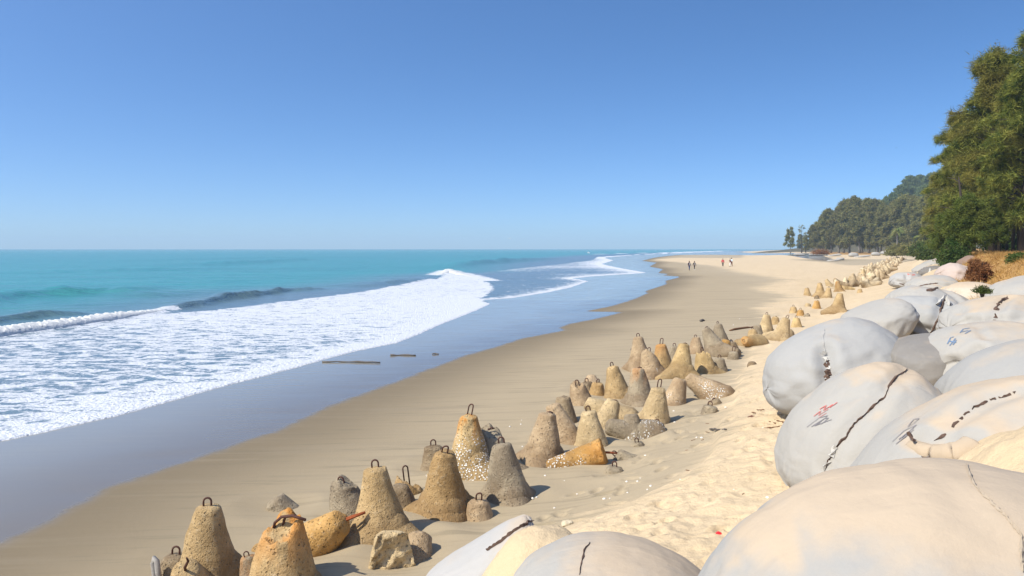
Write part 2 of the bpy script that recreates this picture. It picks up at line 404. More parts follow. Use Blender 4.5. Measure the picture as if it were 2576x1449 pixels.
M_SAND = sand_material(); M_SEA = sea_material(); M_FOAM = foam_material()
M_CONC = concrete_material(); M_BAG = bag_material()
M_RUST = plain('rusty_rebar', (.075, .032, .022), .8, .4, 30); M_RED = plain('orange_rust_rod', (.28, .07, .02), .8, .4, 30)
M_SEAM = plain('torn_seam', (.10, .062, .045), .9, .5, 14)
M_FLAP = plain('frayed_selvedge', (.45, .43, .39), .9, .2, 20)
M_SEWN = plain('sewn_seam', (.33, .27, .20), .9, .3, 20)
M_WOOD = plain('driftwood', (.10, .085, .07), .85, .5, 12); M_TWIG = plain('dry_twig', (.15, .075, .035), .85, .4, 20)
M_BARK = plain('bark', (.038, .029, .022), .9, .4, 5)
M_BARKP = plain('pale_bark', (.20, .18, .15), .9, .3, 3)
M_CAS = foliage_material('casuarina_foliage', (.040, .072, .011), (.255, .265, .050), (.26, .185, .05), .42)  # wide leaf tones paint in sunlit highlights and dark gaps of the crowns
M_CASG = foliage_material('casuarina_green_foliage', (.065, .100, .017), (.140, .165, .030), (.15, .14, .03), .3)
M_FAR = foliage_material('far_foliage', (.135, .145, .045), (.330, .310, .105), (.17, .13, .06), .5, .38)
M_HILLT = foliage_material('hill_foliage', (.09, .135, .05), (.18, .22, .08), (.09, .08, .04), .3)
M_BUSH = foliage_material('bush_foliage', (.035, .075, .014), (.075, .110, .025), (.14, .10, .03), .3)
M_REDB = foliage_material('reddish_shrub', (.19, .080, .032), (.30, .145, .06), (.20, .10, .04), .5)
M_PALM = foliage_material('palm_frond', (.09, .13, .03), (.20, .22, .06), (.25, .2, .07), .4)
M_STRAW = foliage_material('dry_grass', (.34, .19, .05), (.50, .32, .11), (.22, .11, .035), .5)
M_GROUND = plain('forest_floor', (.09, .075, .04), .95, .4, .2)

# ------------------------------------------------------------------ people of code: tetrapods
L_LEG = .95
def cone_leg(seed, nz=30, nk=40, L=L_LEG, r0=.405, r1=.152, amp=1.0, cut=None, start=-.10, face=False):
    ra = r0 + (r1 - r0) * start / L
    ts = np.concatenate([[start - .30, start - .29, start - .24, start - .14], np.linspace(start, L - .03, nz), [L - .012, L, L, L]])
    rr = np.concatenate([[.002, ra * .38, ra * .70, ra * .92], r0 + (r1 - r0) * np.linspace(start, L - .03, nz) / L, [r1 * .95, r1 * .82, r1 * .4, .001]])
    th = np.linspace(0, 2 * np.pi, nk, endpoint=False)
    T, A = np.meshgrid(ts, th, indexing='ij'); RR = np.repeat(rr[:, None], nk, 1)
    X, Y = RR * np.cos(A), RR * np.sin(A); Z = T.copy()
    sx, sy, sz = X * 3.1 + seed * 7.3, Y * 3.1 + seed * 3.1, Z * 3.1
    k = 1 + amp * (.040 * fbm(sx, sy, sz, seed, 3) / np.maximum(RR, .1) * .3)
    chip = np.maximum(0, fbm(X * 7 + seed, Y * 7, Z * 7, seed + 5, 3) - .25)
    edge = ss(L - .55, L, Z)
    k = k - amp * .10 * chip * (.25 + edge)
    X, Y = X * k, Y * k
    Z = Z - amp * (.022 * edge * (1 + fbm(X * 9 + seed, Y * 9, X * 0, seed + 9, 2)) * ss(.02, .15, RR))
    if face:                                # a vertical rough break facing local -Y
        sd = X * .30 - Y * .954; lim = .03 + .055 * fbm(X * 13 + seed, Z * 13, X * 0, seed, 4)
        over = np.maximum(0, sd - lim); X = X - .30 * over; Y = Y + .954 * over
    if cut is not None:                     # a broken-off top: everything above a rough tilted plane is gone
        nx, ny, h0 = cut
        zmax = h0 + nx * X + ny * Y + .085 * fbm(X * 7 + seed, Y * 7, X * 0, seed, 4)
        Z = np.minimum(Z, zmax)
    return np.stack([X, Y, Z], -1).reshape(-1, 3), gridfaces(len(ts), nk, True)

TET = {}
def tetra_mesh(kind, var, lod=0):
    key = (kind, var, lod)
    if key in TET: return TET[key]
    nz, nk = ((34, 44), (9, 12))[lod]
    cut = {'b': (.55, .30, .80), 'c': (-.5, -.5, .70), 'd': (-.35, .45, .82)}.get(kind)
    V, Fc = cone_leg(var, nz, nk, cut=cut, face=kind == 'e') if kind != 'r' else cone_leg(var, nz, nk, r0=.15, r1=.265, amp=1.5); Vs = [V]; Fs = [Fc]; n = len(V)
    if kind not in 'ser':
        for i in range(3):
            a = 2 * math.pi * i / 3
            d = Vector((math.cos(a) * math.sin(R_(109.5)), math.sin(a) * math.sin(R_(109.5)), math.cos(R_(109.5))))
            q = np.array(d.to_track_quat('Z', 'Y').to_matrix())
            v, f = cone_leg(var + 11 + i * 5, nz, nk); Vs.append(v @ q.T); Fs.append(f + n); n += len(v)
    me = mesh('concrete_body', np.concatenate(Vs), np.concatenate(Fs))
    me.materials.append(M_CONC); TET[key] = me; return me

LOOPS = {}
def loop_mesh(kind):
    if kind in LOOPS: return LOOPS[kind]
    b = MB(); w = .045
    def arch(h, lean=0.0, side=0.0):
        p = [(-w, 0, -.06)] + [(-w * math.cos(t), lean * (h + 0) * (.8 + .2 * math.sin(t)) + 0, h - w + w * math.sin(t)) for t in np.linspace(0, math.pi, 9)] + [(w, 0, -.06)]
        return [(x + side * max(z, 0), y, z) for x, y, z in p]
    if kind == 'arch': b.tube(arch(.13), .0120)
    elif kind == 'tall': b.tube(arch(.33), .0120)
    elif kind == 'mid': b.tube(arch(.21, .25, .2), .0120)
    elif kind == 'lean': b.tube(arch(.15, -.6, .5), .0120)
    elif kind == 'bent': b.tube([(-.12, -.02, -.05), (-.08, -.03, .06), (0, -.02, .13), (.12, 0, .16), (.26, .03, .14)], .014); b.tube([(-.03, .03, -.05), (-.02, .02, .05), (.03, 0, .13), (.15, .01, .165)], .013)
    elif kind == 'rod': b.tube([(-.01, 0, -.08), (.0, -.02, .1), (.05, -.02, .24), (.04, -.02, .31)], [.015, .017, .015, .009])
    elif kind == 'slant': b.tube([(0, 0, -.05), (.08, -.01, .10), (.16, -.01, .23)], .014); b.tube([(.02, .03, -.05), (.10, .02, .10), (.17, 0, .23)], .014)
    elif kind == 'nub': b.tube([(-.03, 0, -.03), (-.015, 0, .03), (.05, 0, .05), (.10, .01, .03)], .013)
    me = mesh('lifting_loop', np.concatenate(b.v), b.f); LOOPS[kind] = me; return me

TINT = dict(tan=(.47, .315, .135), grey=(.28, .232, .160), orange=(.54, .285, .06), cream=(.58, .43, .225), brown=(.39, .23, .075),
            dark=(.21, .150, .085), pink=(.42, .295, .170), sandy=(.56, .385, .160))
G_NEAR = 'concrete tetrapods half buried in the beach'
def tetra(label, ut, vt, ub, vb, dy=0.0, spin=0, tint='tan', barn=0.0, rust=0, loop='arch', kind='f', var=1, lr=0, cat='tetrapod', name='tetrapod', rb=.28, sc=1.0, zb=0.0):
    B = gp(ub, vb); Yb = B.y + rb * min(1.0, (vb - vt) * B.y / FPX / .6)
    top = at(ut, vt, Yb + dy); bc = Vector(((ub - CX) / FPX * Yb, Yb, B.z + .01 + zb))
    if kind in 'fsb' and vb - vt > 60: top.y += random.uniform(-.10, .12)
    d = (top - bc).normalized()
    c = top - d * (L_LEG - .02) * sc
    q = d.to_track_quat('Z', 'Y')
    if kind not in 'bcde': q = q @ Matrix.Rotation(R_(spin), 3, 'Z').to_quaternion()
    if kind in 'bcde': m3 = q.to_matrix(); q = q @ Matrix.Rotation(math.atan2(m3[0][1], m3[0][0]), 3, 'Z').to_quaternion()
    Mx = Matrix.Translation(c) @ q.to_matrix().to_4x4() @ Matrix.Scale(sc, 4)
    e = empty(name, None, label, cat, G_NEAR, M=Mx)
    o = obj('concrete_body', tetra_mesh(kind, var), M_CONC, e)
    t = TINT[tint]; j = random.uniform(.92, 1.08); o.color = (t[0] * j, t[1] * j, t[2] * j, barn); o.pass_index = rust
    if loop:
        z = L_LEG - .035
        if kind in 'bcd': z = {'b': .76, 'c': .68, 'd': .80}[kind]
        m3 = q.to_matrix(); face_on = math.atan2(m3[0][1], m3[0][0])
        l = obj('lifting_loop', loop_mesh(loop), M_RED if loop == 'slant' else M_RUST, e, loc=(0, 0, z), rot=(0, 0, face_on + R_(lr + random.uniform(-35, 35))))
    SCOUR.append((bc.x, bc.y)); return e

def place_tetrapods():
    T = tetra
    T('tall smooth tan tetrapod leg at the bottom left with a small arched loop', 524,1274, 524,1478, 0,20,'tan',.05,0,'arch','f',1)
    T('short dark tip with a wire loop behind the left side of the front tan tetrapod', 442,1398, 440,1445, 0,50,'dark',0,0,'arch','s',2)
    T('low broken tan leg with an upright rod in front of the tall front tetrapod', 470,1432, 478,1500, -.25,60,'tan',0,0,'rod','s',3)
    T('chunky tetrapod with a slanting broken top and two bent bars sticking out', 718,1282, 712,1490, .05,75,'tan',.1,2,'bent','b',4,lr=0,sc=1.25)
    T('thick smooth orange leg lying tilted beside the broken chunky tetrapod', 866,1302, 778,1396, .05,0,'orange',.2,0,'slant','s',5,lr=20,sc=1.12,rb=.3)
    T('grey pitted tetrapod leaning left behind the big tan one, loop on its corner', 855,1200, 885,1330, .05,30,'grey',.05,0,'arch','d',6)
    T('big tan tetrapod with spread side legs and a thin loop on its flat top', 943,1180, 958,1366, 0,90,'tan',.05,0,'arch','f',7)
    T('dark wet stub with a very tall thin wire loop', 1020,1184, 1026,1240, 0,10,'brown',.25,0,'tall','c',8)
    T('small dark broken cone just right of the big tan tetrapod', 1003,1222, 1010,1276, .0,15,'dark',.1,0,None,'s',9)
    T('low chunk with a big rough pale broken face on the front sand', 985,1343, 985,1432, 0,0,'cream',.1,0,None,'e',10,rb=.25,sc=1.25)
    T('smooth rounded leg end peeking out behind the rough faced chunk', 1060,1340, 1050,1395, .1,0,'pink',0,0,None,'s',11)
    T('brown tetrapod with a chipped pale tip and a rusty mark under its loop', 1117,1136, 1120,1302, 0,55,'brown',.15,0,'lean','f',12)
    T('small speckled cone stub with a bent bar beside the brown tetrapod', 1203,1258, 1205,1300, 0,70,'pink',.3,0,'lean','s',13)
    T('grey upright tetrapod casting its shadow to the right, curled loop on top', 1262,1119, 1276,1262, 0,35,'grey',.15,0,'arch','f',14)
    T('tall tetrapod streaked bright orange with white barnacles at its foot', 1178,1046, 1182,1203, 0,80,'sandy',.75,2,'mid','f',15)
    T('dark short tip with a thin loop behind the brown tetrapod', 1090,1122, 1092,1180, 0,10,'dark',0,0,'arch','f',16)
    T('rough grey broken leg behind the orange streaked tetrapod', 1228,1066, 1245,1190, .1,25,'grey',.15,0,'nub','d',17)
    T('stocky tan tetrapod leaning right with one leg stretched out to the left', 1378,1040, 1365,1164, 0,150,'pink',.15,0,'nub','f',18)
    T('pale wedge shaped leg leaning left behind the stocky tan tetrapod', 1390,1020, 1420,1112, .05,10,'pink',.2,0,None,'f',19)
    T('dark rounded leg standing upright above the pale wedge leg', 1416,998, 1420,1066, .05,40,'dark',.1,0,None,'s',20)
    T('cream cone shaped tetrapod with a vertical crack and short loop', 1480,1036, 1488,1126, 0,20,'cream',.15,0,'arch','f',21)
    T('fat lying orange leg crusted with white barnacles and a slanting rusty bar', 1520,1136, 1385,1170, -.05,0,'orange',.8,1,'slant','r',22,lr=0,sc=1.0,rb=.15,zb=-.06)
    T('low barnacled lying leg curving to the right of the cream cone', 1526,1072, 1592,1094, -.1,15,'grey',.7,0,None,'s',23,rb=.15)
    T('barnacled rounded leg stump standing up at the right of the curving lying leg', 1586,1044, 1592,1100, .1,15,'grey',.7,0,None,'s',24)
    T('short pale tetrapod leaning right behind the cream cone', 1545,1010, 1520,1080, .05,60,'cream',.1,0,'nub','f',24)
    T('large cream tetrapod with a clear waterline and leaning wire loop, nearest the sand path', 1655,975, 1645,1070, 0,100,'cream',.1,0,'mid','f',25)
    T('barnacled pinkish leg right of the large cream tetrapod', 1712,955, 1695,1020, .1,30,'pink',.5,0,None,'f',26)
    T('lying barnacled leg running into the sand bank right of the row', 1728,950, 1800,1000, .3,0,'pink',.6,0,None,'s',27,rb=.2)
    T('grey brown tetrapod with a rust stained top in the middle of the row', 1606,928, 1610,1020, 0,45,'grey',.1,1,'nub','f',28)
    T('tan tetrapod with a standing loop left of the rust topped one', 1540,922, 1555,1004, 0,70,'tan',.1,0,'arch','f',29)
    T('mottled tetrapod with one thin rod at the seaward edge of the row', 1450,956, 1462,1018, 0,50,'pink',.15,0,'arch','d',30)
    T('tiny dark tip with a loop standing behind the mottled tetrapod', 1476,962, 1478,988, 0,0,'dark',0,0,'arch','s',31)
    T('short round brown stub with a loop beside the tan tetrapod', 1504,964, 1502,994, 0,0,'brown',.1,0,'arch','s',32)
    T('low grey tip with a thin loop behind the tan tetrapod', 1487,950, 1490,975, .3,0,'pink',.1,0,'arch','s',33)
    T('long pale leg sloping down to the right through the middle of the row', 1475,1012, 1540,1052, .1,180,'cream',.15,0,None,'s',34,rb=.2)
    T('tall pinkish tetrapod at the back left of the upper cluster', 1606,848, 1612,935, 0,10,'pink',.3,0,'arch','f',35)
    T('speckled tetrapod with two loops in front of the tall pinkish one', 1628,872, 1640,952, 0,50,'pink',.4,0,'mid','c',36)
    T('rough ochre tetrapod with rusty streaks and a tall loop', 1661,866, 1668,938, 0,15,'tan',.2,1,'mid','f',37)
    T('small grey tip with a leaning loop behind the smooth ochre cone', 1697,872, 1700,915, 0,80,'grey',.1,0,'arch','s',38)
    T('clean smooth ochre cone standing prominent in the upper cluster', 1722,866, 1712,952, 0,80,'sandy',.05,0,'nub','f',39)
    T('squat tetrapod with a white broken crown and tall double loop', 1765,872, 1775,940, 0,30,'sandy',.05,0,'mid','c',40)
    T('grey tetrapod leaning left above the squat white crowned one', 1776,826, 1806,896, .05,60,'grey',.05,0,'nub','f',41)
    T('pale speckled top just left of the leaning grey tetrapod', 1750,850, 1752,890, .2,0,'pink',.4,0,'arch','s',42)
    T('rounded grey tan tetrapod farthest back in the upper cluster', 1806,815, 1812,862, 0,20,'grey',.05,0,'arch','f',43)
    T('orange leg leaning right behind the leaning grey tetrapod', 1828,856, 1818,895, .05,0,'orange',0,0,None,'s',44)
    T('dark little cone with a loop beside the leaning orange leg', 1840,862, 1846,890, 0,0,'dark',0,0,'arch','s',45)
    T('flat grey lump with a tall loop below the dark little cone', 1845,885, 1845,902, 0,0,'grey',0,0,'mid','s',46)
    T('grey trapezoid stub with a loop at the top of the dry sand', 1810,902, 1810,935, 0,0,'grey',.1,0,'arch','s',47)
    T('lying leg whose round white end with a rust streak faces the viewer', 1872,856, 1905,868, -.6,0,'sandy',.05,1,'arch','s',48,rb=.1)
    T('smooth stubby leg pointing right of the rust streaked white end', 1925,852, 1890,868, -.2,0,'tan',.05,0,None,'s',49,rb=.1)
    T('rounded tan top behind the lying white ended leg', 1893,830, 1895,862, .2,0,'tan',0,0,'arch','s',50)
    T('dark rounded lump left of the upright cream cone', 1905,818, 1905,842, 0,0,'grey',0,0,None,'s',51)
    T('upright cream cone with a sunlit foot near the bag end', 1929,792, 1926,836, 0,30,'cream',0,0,'arch','f',52)
    T('big creased cream leg leaning right against the dry sand', 1978,800, 1962,860, 0,90,'cream',.1,0,'lean','f',53)
    T('low arm of cream concrete lying left of the big creased leg', 1918,846, 1958,850, .3,0,'cream',.1,0,None,'s',54,rb=.1)
    T('small round stub with an upright nub between the cream cone and creased leg', 1951,797, 1950,816, 0,0,'tan',0,0,'nub','s',55)
    T('small melon shaped tip with a loop right of the big creased leg', 2003,800, 2004,824, 0,0,'sandy',0,0,'arch','s',56)
    T('little grey cap with a nub on open sand before the tall lone tetrapod', 2030,790, 2030,797, 0,0,'grey',0,0,'nub','s',57)
    T('short brown stub with a wide loop seaward of the small orange stub', 1996,772, 1996,788, 0,0,'tan',0,0,'arch','s',58)
    T('small squat orange stub casting a thin shadow', 2014,780, 2014,794, 0,0,'orange',0,0,'arch','s',59)
    T('bright orange bucket shaped stub on the dry sand', 2055,757, 2054,778, 0,0,'orange',0,0,'nub','s',60)
    T('pale round lump left of the bright orange stub', 2033,763, 2032,772, 0,0,'cream',0,0,None,'s',61)
    T('dark small cap in front of the three far cones', 2054,745, 2055,752, 0,0,'dark',0,0,'nub','s',62)
    T('tall lone tan tetrapod with a leg reaching left over the sand', 2113,738, 2108,790, 0,195,'tan',.05,0,None,'f',63)
    T('bell shaped tan stub standing apart on the far sand', 2030,725, 2031,744, 0,0,'tan',0,0,'nub','f',64)
    T('tan cone behind and right of the bell shaped stub', 2062,712, 2064,748, 0,40,'tan',0,0,'nub','f',65)
    T('shaded edged cone right of the tan cone', 2085,724, 2081,752, 0,80,'tan',0,0,'arch','f',66)
    T('rusty tipped leg behind the tall lone tetrapod', 2106,708, 2112,735, 0,20,'brown',0,1,None,'f',67)
    T('pale leg leaning left behind the far cones', 2078,703, 2088,722, 0,60,'cream',0,0,None,'f',68)
    T('cream cone with a broad foot in front of the far jumble', 2140,695, 2139,720, 0,20,'cream',0,0,'nub','f',69)
    T('lying leg with a small stub before the cream broad footed cone', 2150,728, 2110,730, 0,0,'sandy',0,0,None,'s',70,rb=.1)
    T('round low stub at the right of the lying far leg', 2163,727, 2163,736, 0,0,'tan',0,0,None,'s',71)
    T('tall pointed cream tetrapod at the front of the far jumble', 2172,678, 2170,708, 0,50,'cream',0,0,'nub','f',72)
    T('pale tetrapod left of the tall pointed cream one', 2145,688, 2150,706, 0,10,'cream',0,0,None,'f',73)
    # nearly buried tips: only a cap and a loop stand out of the sand
    T('nearly buried tan cap with a loop beside the large cream tetrapod', 1652,1068, 1650,1086, 0,0,'tan',.05,0,'arch','s',74)
    T('dark round cap with a short upright loop on the dry sand path', 1786,1022, 1785,1036, 0,0,'grey',0,0,'arch','s',75)
    T('dark buried cap with a nub just behind the looped round cap', 1793,1008, 1795,1014, 0,0,'dark',0,0,'nub','s',76)
    T('little loop and crumb of concrete lying flat on the sand', 1601,1113, 1602,1118, 0,0,'grey',0,0,'lean','s',77,sc=.8)
    T('small buried cap with an upright loop, lowest on the open sand', 1546,1176, 1546,1183, 0,0,'grey',0,0,'arch','s',78,sc=.9)
    T('buried cap with a loop beside the tip of the lying orange leg', 1552,1145, 1556,1150, 0,0,'grey',0,0,'arch','s',79,sc=.9)
    T('dark lump of concrete alone on the dry sand by the round bag', 1889,911, 1891,918, 0,0,'dark',0,0,None,'s',80,sc=.9)
    T('low speckled mound of buried concrete on the wet sand', 690,1256, 700,1275, 0,0,'grey',.1,0,None,'s',81)
    # the far jumble
    pr = [('f', 2), ('f', 5), ('s', 3), ('c', 4)]
    r = random.Random(5)
    for i in range(140):
        Y = 74 * (250 / 74) ** (i / 139) + r.uniform(-2, 2)
        off = r.uniform(-2.6, .9) - .6
        x = .51 * Y - 1.7 - 2.6 + off * (1 if Y < 120 else 1.25)
        k, v = r.choice(pr)
        o = obj('tetrapod', tetra_mesh(k, v, 1), M_CONC)
        z = gz(x, Y); tl = r.choice([0, .2, .5, .9, 1.3])
        o.rotation_euler = (tl * r.choice([-1, 1]), r.uniform(-.3, .3), r.uniform(0, 6.28)); o.scale = (r.uniform(.85, 1.15),) * 3
        o.location = (x, Y, z + r.uniform(-.1, .55)); j = r.uniform(.85, 1.1)
        c = r.choice([(.62, .51, .33), (.62, .51, .33), (.56, .43, .26), (.50, .38, .23)]); o.color = (c[0] * j, c[1] * j, c[2] * j, 0)
        tag(o, 'small cream concrete tetrapod among many others in the dense far jumble', 'tetrapod', 'tetrapods in the far jumble')

place_tetrapods()

# ------------------------------------------------------------------ sand sheet
def fan(rows_px, ncol, half, y0, y1):
    rows = []; y = y0
    while y < y1:
        rows.append(y); y += max(.035, rows_px * y * y / (797 * H))  if y < 700 else y * .12
    rows.append(y1); Yr = np.array(rows)
    t = np.linspace(-1, 1, ncol); rt = half * (.72 * t + .28 * t ** 3)
    Y = np.repeat(Yr[:, None], ncol, 1); X = rt[None, :] * (Y + 2.0)
    return X, Y

def build_sand():
    X, Y = fan(.9, 760, 1.35, -4.0, 6500.)
    Z = np.zeros_like(X); x, y = X.ravel(), Y.ravel()
    z = ground(x, y, True)
    me = mesh('sand_beach', np.stack([x, y, z], -1), gridfaces(*X.shape))
    attr(me, 'wet', np.clip(-sdpoly(x, y, WET), -60, 60)); attr(me, 'dry', np.clip(np.maximum(-sdpoly(x, y, DRYP), np.minimum((y - 268) * .5, x - .29 * y)), -60, 60))
    q = bank_q(x, y)
    gr = np.maximum(ss(3.0, 5.0, q) * ss(20, 27, y), ss(.36, .40, x / np.maximum(y, 1)) * ss(335, 350, y))
    attr(me, 'needle', gr)
    tag(obj('sand_beach', me, M_SAND), 'pale sandy beach with damp and wet bands', None, None, 'structure')

RIDGES = [  # polyline (picture places on the water), height, half width
    ([(-150,866),(0,842),(150,823),(300,801),(430,780)], .30, .9, 0),
    ([(400,784),(500,769),(570,753),(640,745),(720,733),(830,727)], .62, .95, 1),
    ([(-150,830),(0,808),(100,797),(220,789)], .45, 1.1, 1),
    ([(-150,785),(0,752),(100,743),(280,738),(430,747)], .80, 3.2, .25),
    ([(450,671),(640,661),(800,652)], .9, 8, .15),
    ([(1120,676),(1200,664),(1300,657),(1420,650)], 1.2, 5, .45),
    ([(900,722),(1000,712),(1080,703)], .45, 3, .2), ([(0,690),(300,680),(600,676)], .4, 9, .1),
    ([(200,660),(600,650),(1000,646)], .5, 14, .1)]

def build_sea():
    X, Y = fan(.6, 700, 1.2, 5.0, 7000.)
    x, y = X.ravel(), Y.ravel(); f = sdpoly(x, y, SEA)
    z = np.where(f < 0, .022 + .02 * vn(x * .8, y * .8, seed=21) * ss(0, 4, -f), -.04 - .3 * ss(0, 1.5, f))
    z = z + ss(4, 25, -f) * (.05 * vn(x * .35, y * .7, seed=22) + .07 * vn(x * .09, y * .22, seed=24) * ss(20, 60, -f))
    face = np.zeros_like(x); m = -sdpoly(x, y, MAINF); th = -sdpoly(x, y, THIN)
    cov = np.full(x.shape, -.35)
    base = .56 + .23 * ss(28, 56, y) + .08 * vn(x * .15, y * .15, seed=31)
    cm = base + .34 * np.exp(-np.maximum(-f, 0) / 1.3)
    k = ss(-.5, .7, m + 1.3 * np.exp(-np.abs(f) / .8) * (y < 61) + .35 * vn(x * .9, y * .9, seed=32)); cov = cov * (1 - k) + cm * k
    ct = .22 + .12 * vn(x * .1, y * .1, seed=33) + .25 * ss(90, 170, y) + .75 * np.exp(-np.maximum(-f, 0) / (.5 + .012 * y))
    k = ss(-.5, 1.5, th + 2.2 * np.exp(-np.abs(f) / 1.2) * (y > 58) * (y < 900)) * (m < .3); cov = np.where(k > 0, cov * (1 - k) + ct * k, cov)
    for pts, h, w, fc in RIDGES:
        d, sg, par = sdline(x, y, [W(*p) for p in pts])
        sh = np.sin(np.clip(par, 0.0, 1.0) * math.pi) ** .6
        ww = np.where(sg > 0, .55 * w, 1.7 * w)
        g = np.exp(-(d / ww) ** 2) * sh * (.85 + .3 * vn(x * .5, y * .5, seed=41)); z = z + h * g
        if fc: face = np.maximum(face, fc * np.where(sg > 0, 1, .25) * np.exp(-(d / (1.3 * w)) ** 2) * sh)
        if fc == 1: cov = np.maximum(cov, (.42 * np.exp(-(d / (.28 * w)) ** 2) - .1) * (sh > .25) + -.35 * (sh <= .25))
    d, sg, par = sdline(x, y, [W(*p) for p in RIDGES[0][0]]); cov = np.maximum(cov, 1.3 * np.exp(-(d / 1.0) ** 2) - .35)
    d, sg, par = sdline(x, y, [W(*p) for p in [(1095,692),(1125,680),(1170,690),(1230,706)]]); cov = np.maximum(cov, 1.3 * np.exp(-(d / 2.5) ** 2) - .35)
    for a, b_, s0 in (((1480,640),(1700,634.5), 9), ((1700,634.5),(1830,631), 16), ((1820,628.4),(1950,628), 60), ((1830,629.8),(1900,629.5), 40)):
        d, sg, par = sdline(x, y, [W(*a), W(*b_)]); cov = np.maximum(cov, 1.3 * np.exp(-(d / s0) ** 2) - .35)
    Fc = gridfaces(*X.shape); keep = (f[Fc] < 1.2).any(1); Fc = Fc[keep]
    used = np.unique(Fc); ren = np.full(len(x), -1, np.int64); ren[used] = np.arange(len(used))
    me = mesh('sea', np.stack([x, y, z], -1)[used], ren[Fc])
    attr(me, 'cov', cov[used]); attr(me, 'depth', np.clip(-f[used], 0, 400)); attr(me, 'face', face[used])
    tag(obj('sea', me, M_SEA), 'turquoise sea breaking into white foam along the beach', None, None, 'structure')

def surf_roller(name, pts, hs, ws, seed, label, nk=30, step=.06):
    P = [Vector((*W(*p), 0)) for p in pts]; pts3 = []; hh = []; wv = []
    for i in range(len(P) - 1):
        n = max(2, int((P[i + 1] - P[i]).length / step))
        for k in range(n):
            t = k / n; pts3.append(P[i].lerp(P[i + 1], t)); hh.append(hs[i] * (1 - t) + hs[i + 1] * t); wv.append(ws[i] * (1 - t) + ws[i + 1] * t)
    A = np.array([tuple(p) for p in pts3]); T = np.gradient(A, axis=0); T /= np.linalg.norm(T, axis=1)[:, None]
    Nn = np.stack([-T[:, 1], T[:, 0], 0 * T[:, 0]], -1); th = np.linspace(0, math.pi, nk)
    hh, wv = np.array(hh)[:, None], np.array(wv)[:, None]
    V = A[:, None, :] + Nn[:, None, :] * (np.cos(th)[None, :, None] * wv[:, :, None]); V[..., 2] = np.sin(th)[None, :] * hh - .05
    n = fbm(V[..., 0] * 5.5, V[..., 1] * 5.5, V[..., 2] * 6 + seed, seed, 4) + .3 * vn(V[..., 0] * .8, V[..., 1] * .8, None, seed); s = np.sin(th)[None, :]
    V[..., 2] += s * hh * .22 * n; V[..., :2] += (Nn[:, None, :] * (n * .22 * wv * s)[..., None])[..., :2]
    me = mesh(name, V.reshape(-1, 3), gridfaces(len(pts3), nk))
    tag(obj(name, me, M_FOAM), label, None, None, 'structure')

build_sand(); build_sea()
surf_roller('surf_roller', [(-200,878),(0,842),(150,823),(300,801),(432,780)], [.42,.42,.42,.40,.15], [.75,.75,.7,.65,.3], 3, 'tumbling white roller of broken water on the left')
surf_roller('breaking_crest', [(1092,694),(1115,688),(1128,682),(1150,687),(1185,695),(1235,708)], [.04,.18,.45,.25,.12,.04], [.3,.6,.9,1.0,.9,.5], 8, 'white crest of the wave breaking in mid distance', 18, .3)

# ------------------------------------------------------------------ sandbags
def superell(a, b, c, e1, e2, seed, lump=.035, nu=84, nv=52, wr=1.0):
    ph = np.linspace(-math.pi / 2, math.pi / 2, nv); la = np.linspace(0, 2 * math.pi, nu, endpoint=False)
    Pp, La = np.meshgrid(ph, la, indexing='ij')
    def sp(v, e): return np.sign(v) * np.abs(v) ** e
    x = a * sp(np.sin(Pp), e1); y = b * sp(np.cos(Pp), e1) * sp(np.cos(La), e2); z = c * sp(np.cos(Pp), e1) * sp(np.sin(La), e2)
    k = 1 + lump * fbm(x / a * 1.6 + seed, y / b * 1.6, z / c * 1.6, seed, 3)
    pole = np.abs(np.sin(Pp)) ** 6
    k = k * (1 + wr * .018 * pole * np.sin(La * 11 + seed + 3 * vn(La * 2, Pp * 0 + seed, None, seed)) + .006 * np.sin(La * 5 + x * 9 / a + 2 * vn(x * 3, z * 3, None, seed)))
    rid = lambda f, s_: np.exp(-(vn(x / a * f + s_, y / b * f * .5 + s_, z / c * f * 1.3, seed + int(s_)) / .10) ** 2)
    k = k - .010 * rid(2.1, 3.) - .006 * rid(4.2, 7.)
    x, y, z = x * k, y * k, z * k
    z = np.where(z < 0, z * .85, z)
    return np.stack([x, y, z], -1).reshape(-1, 3), gridfaces(nv, nu, True)

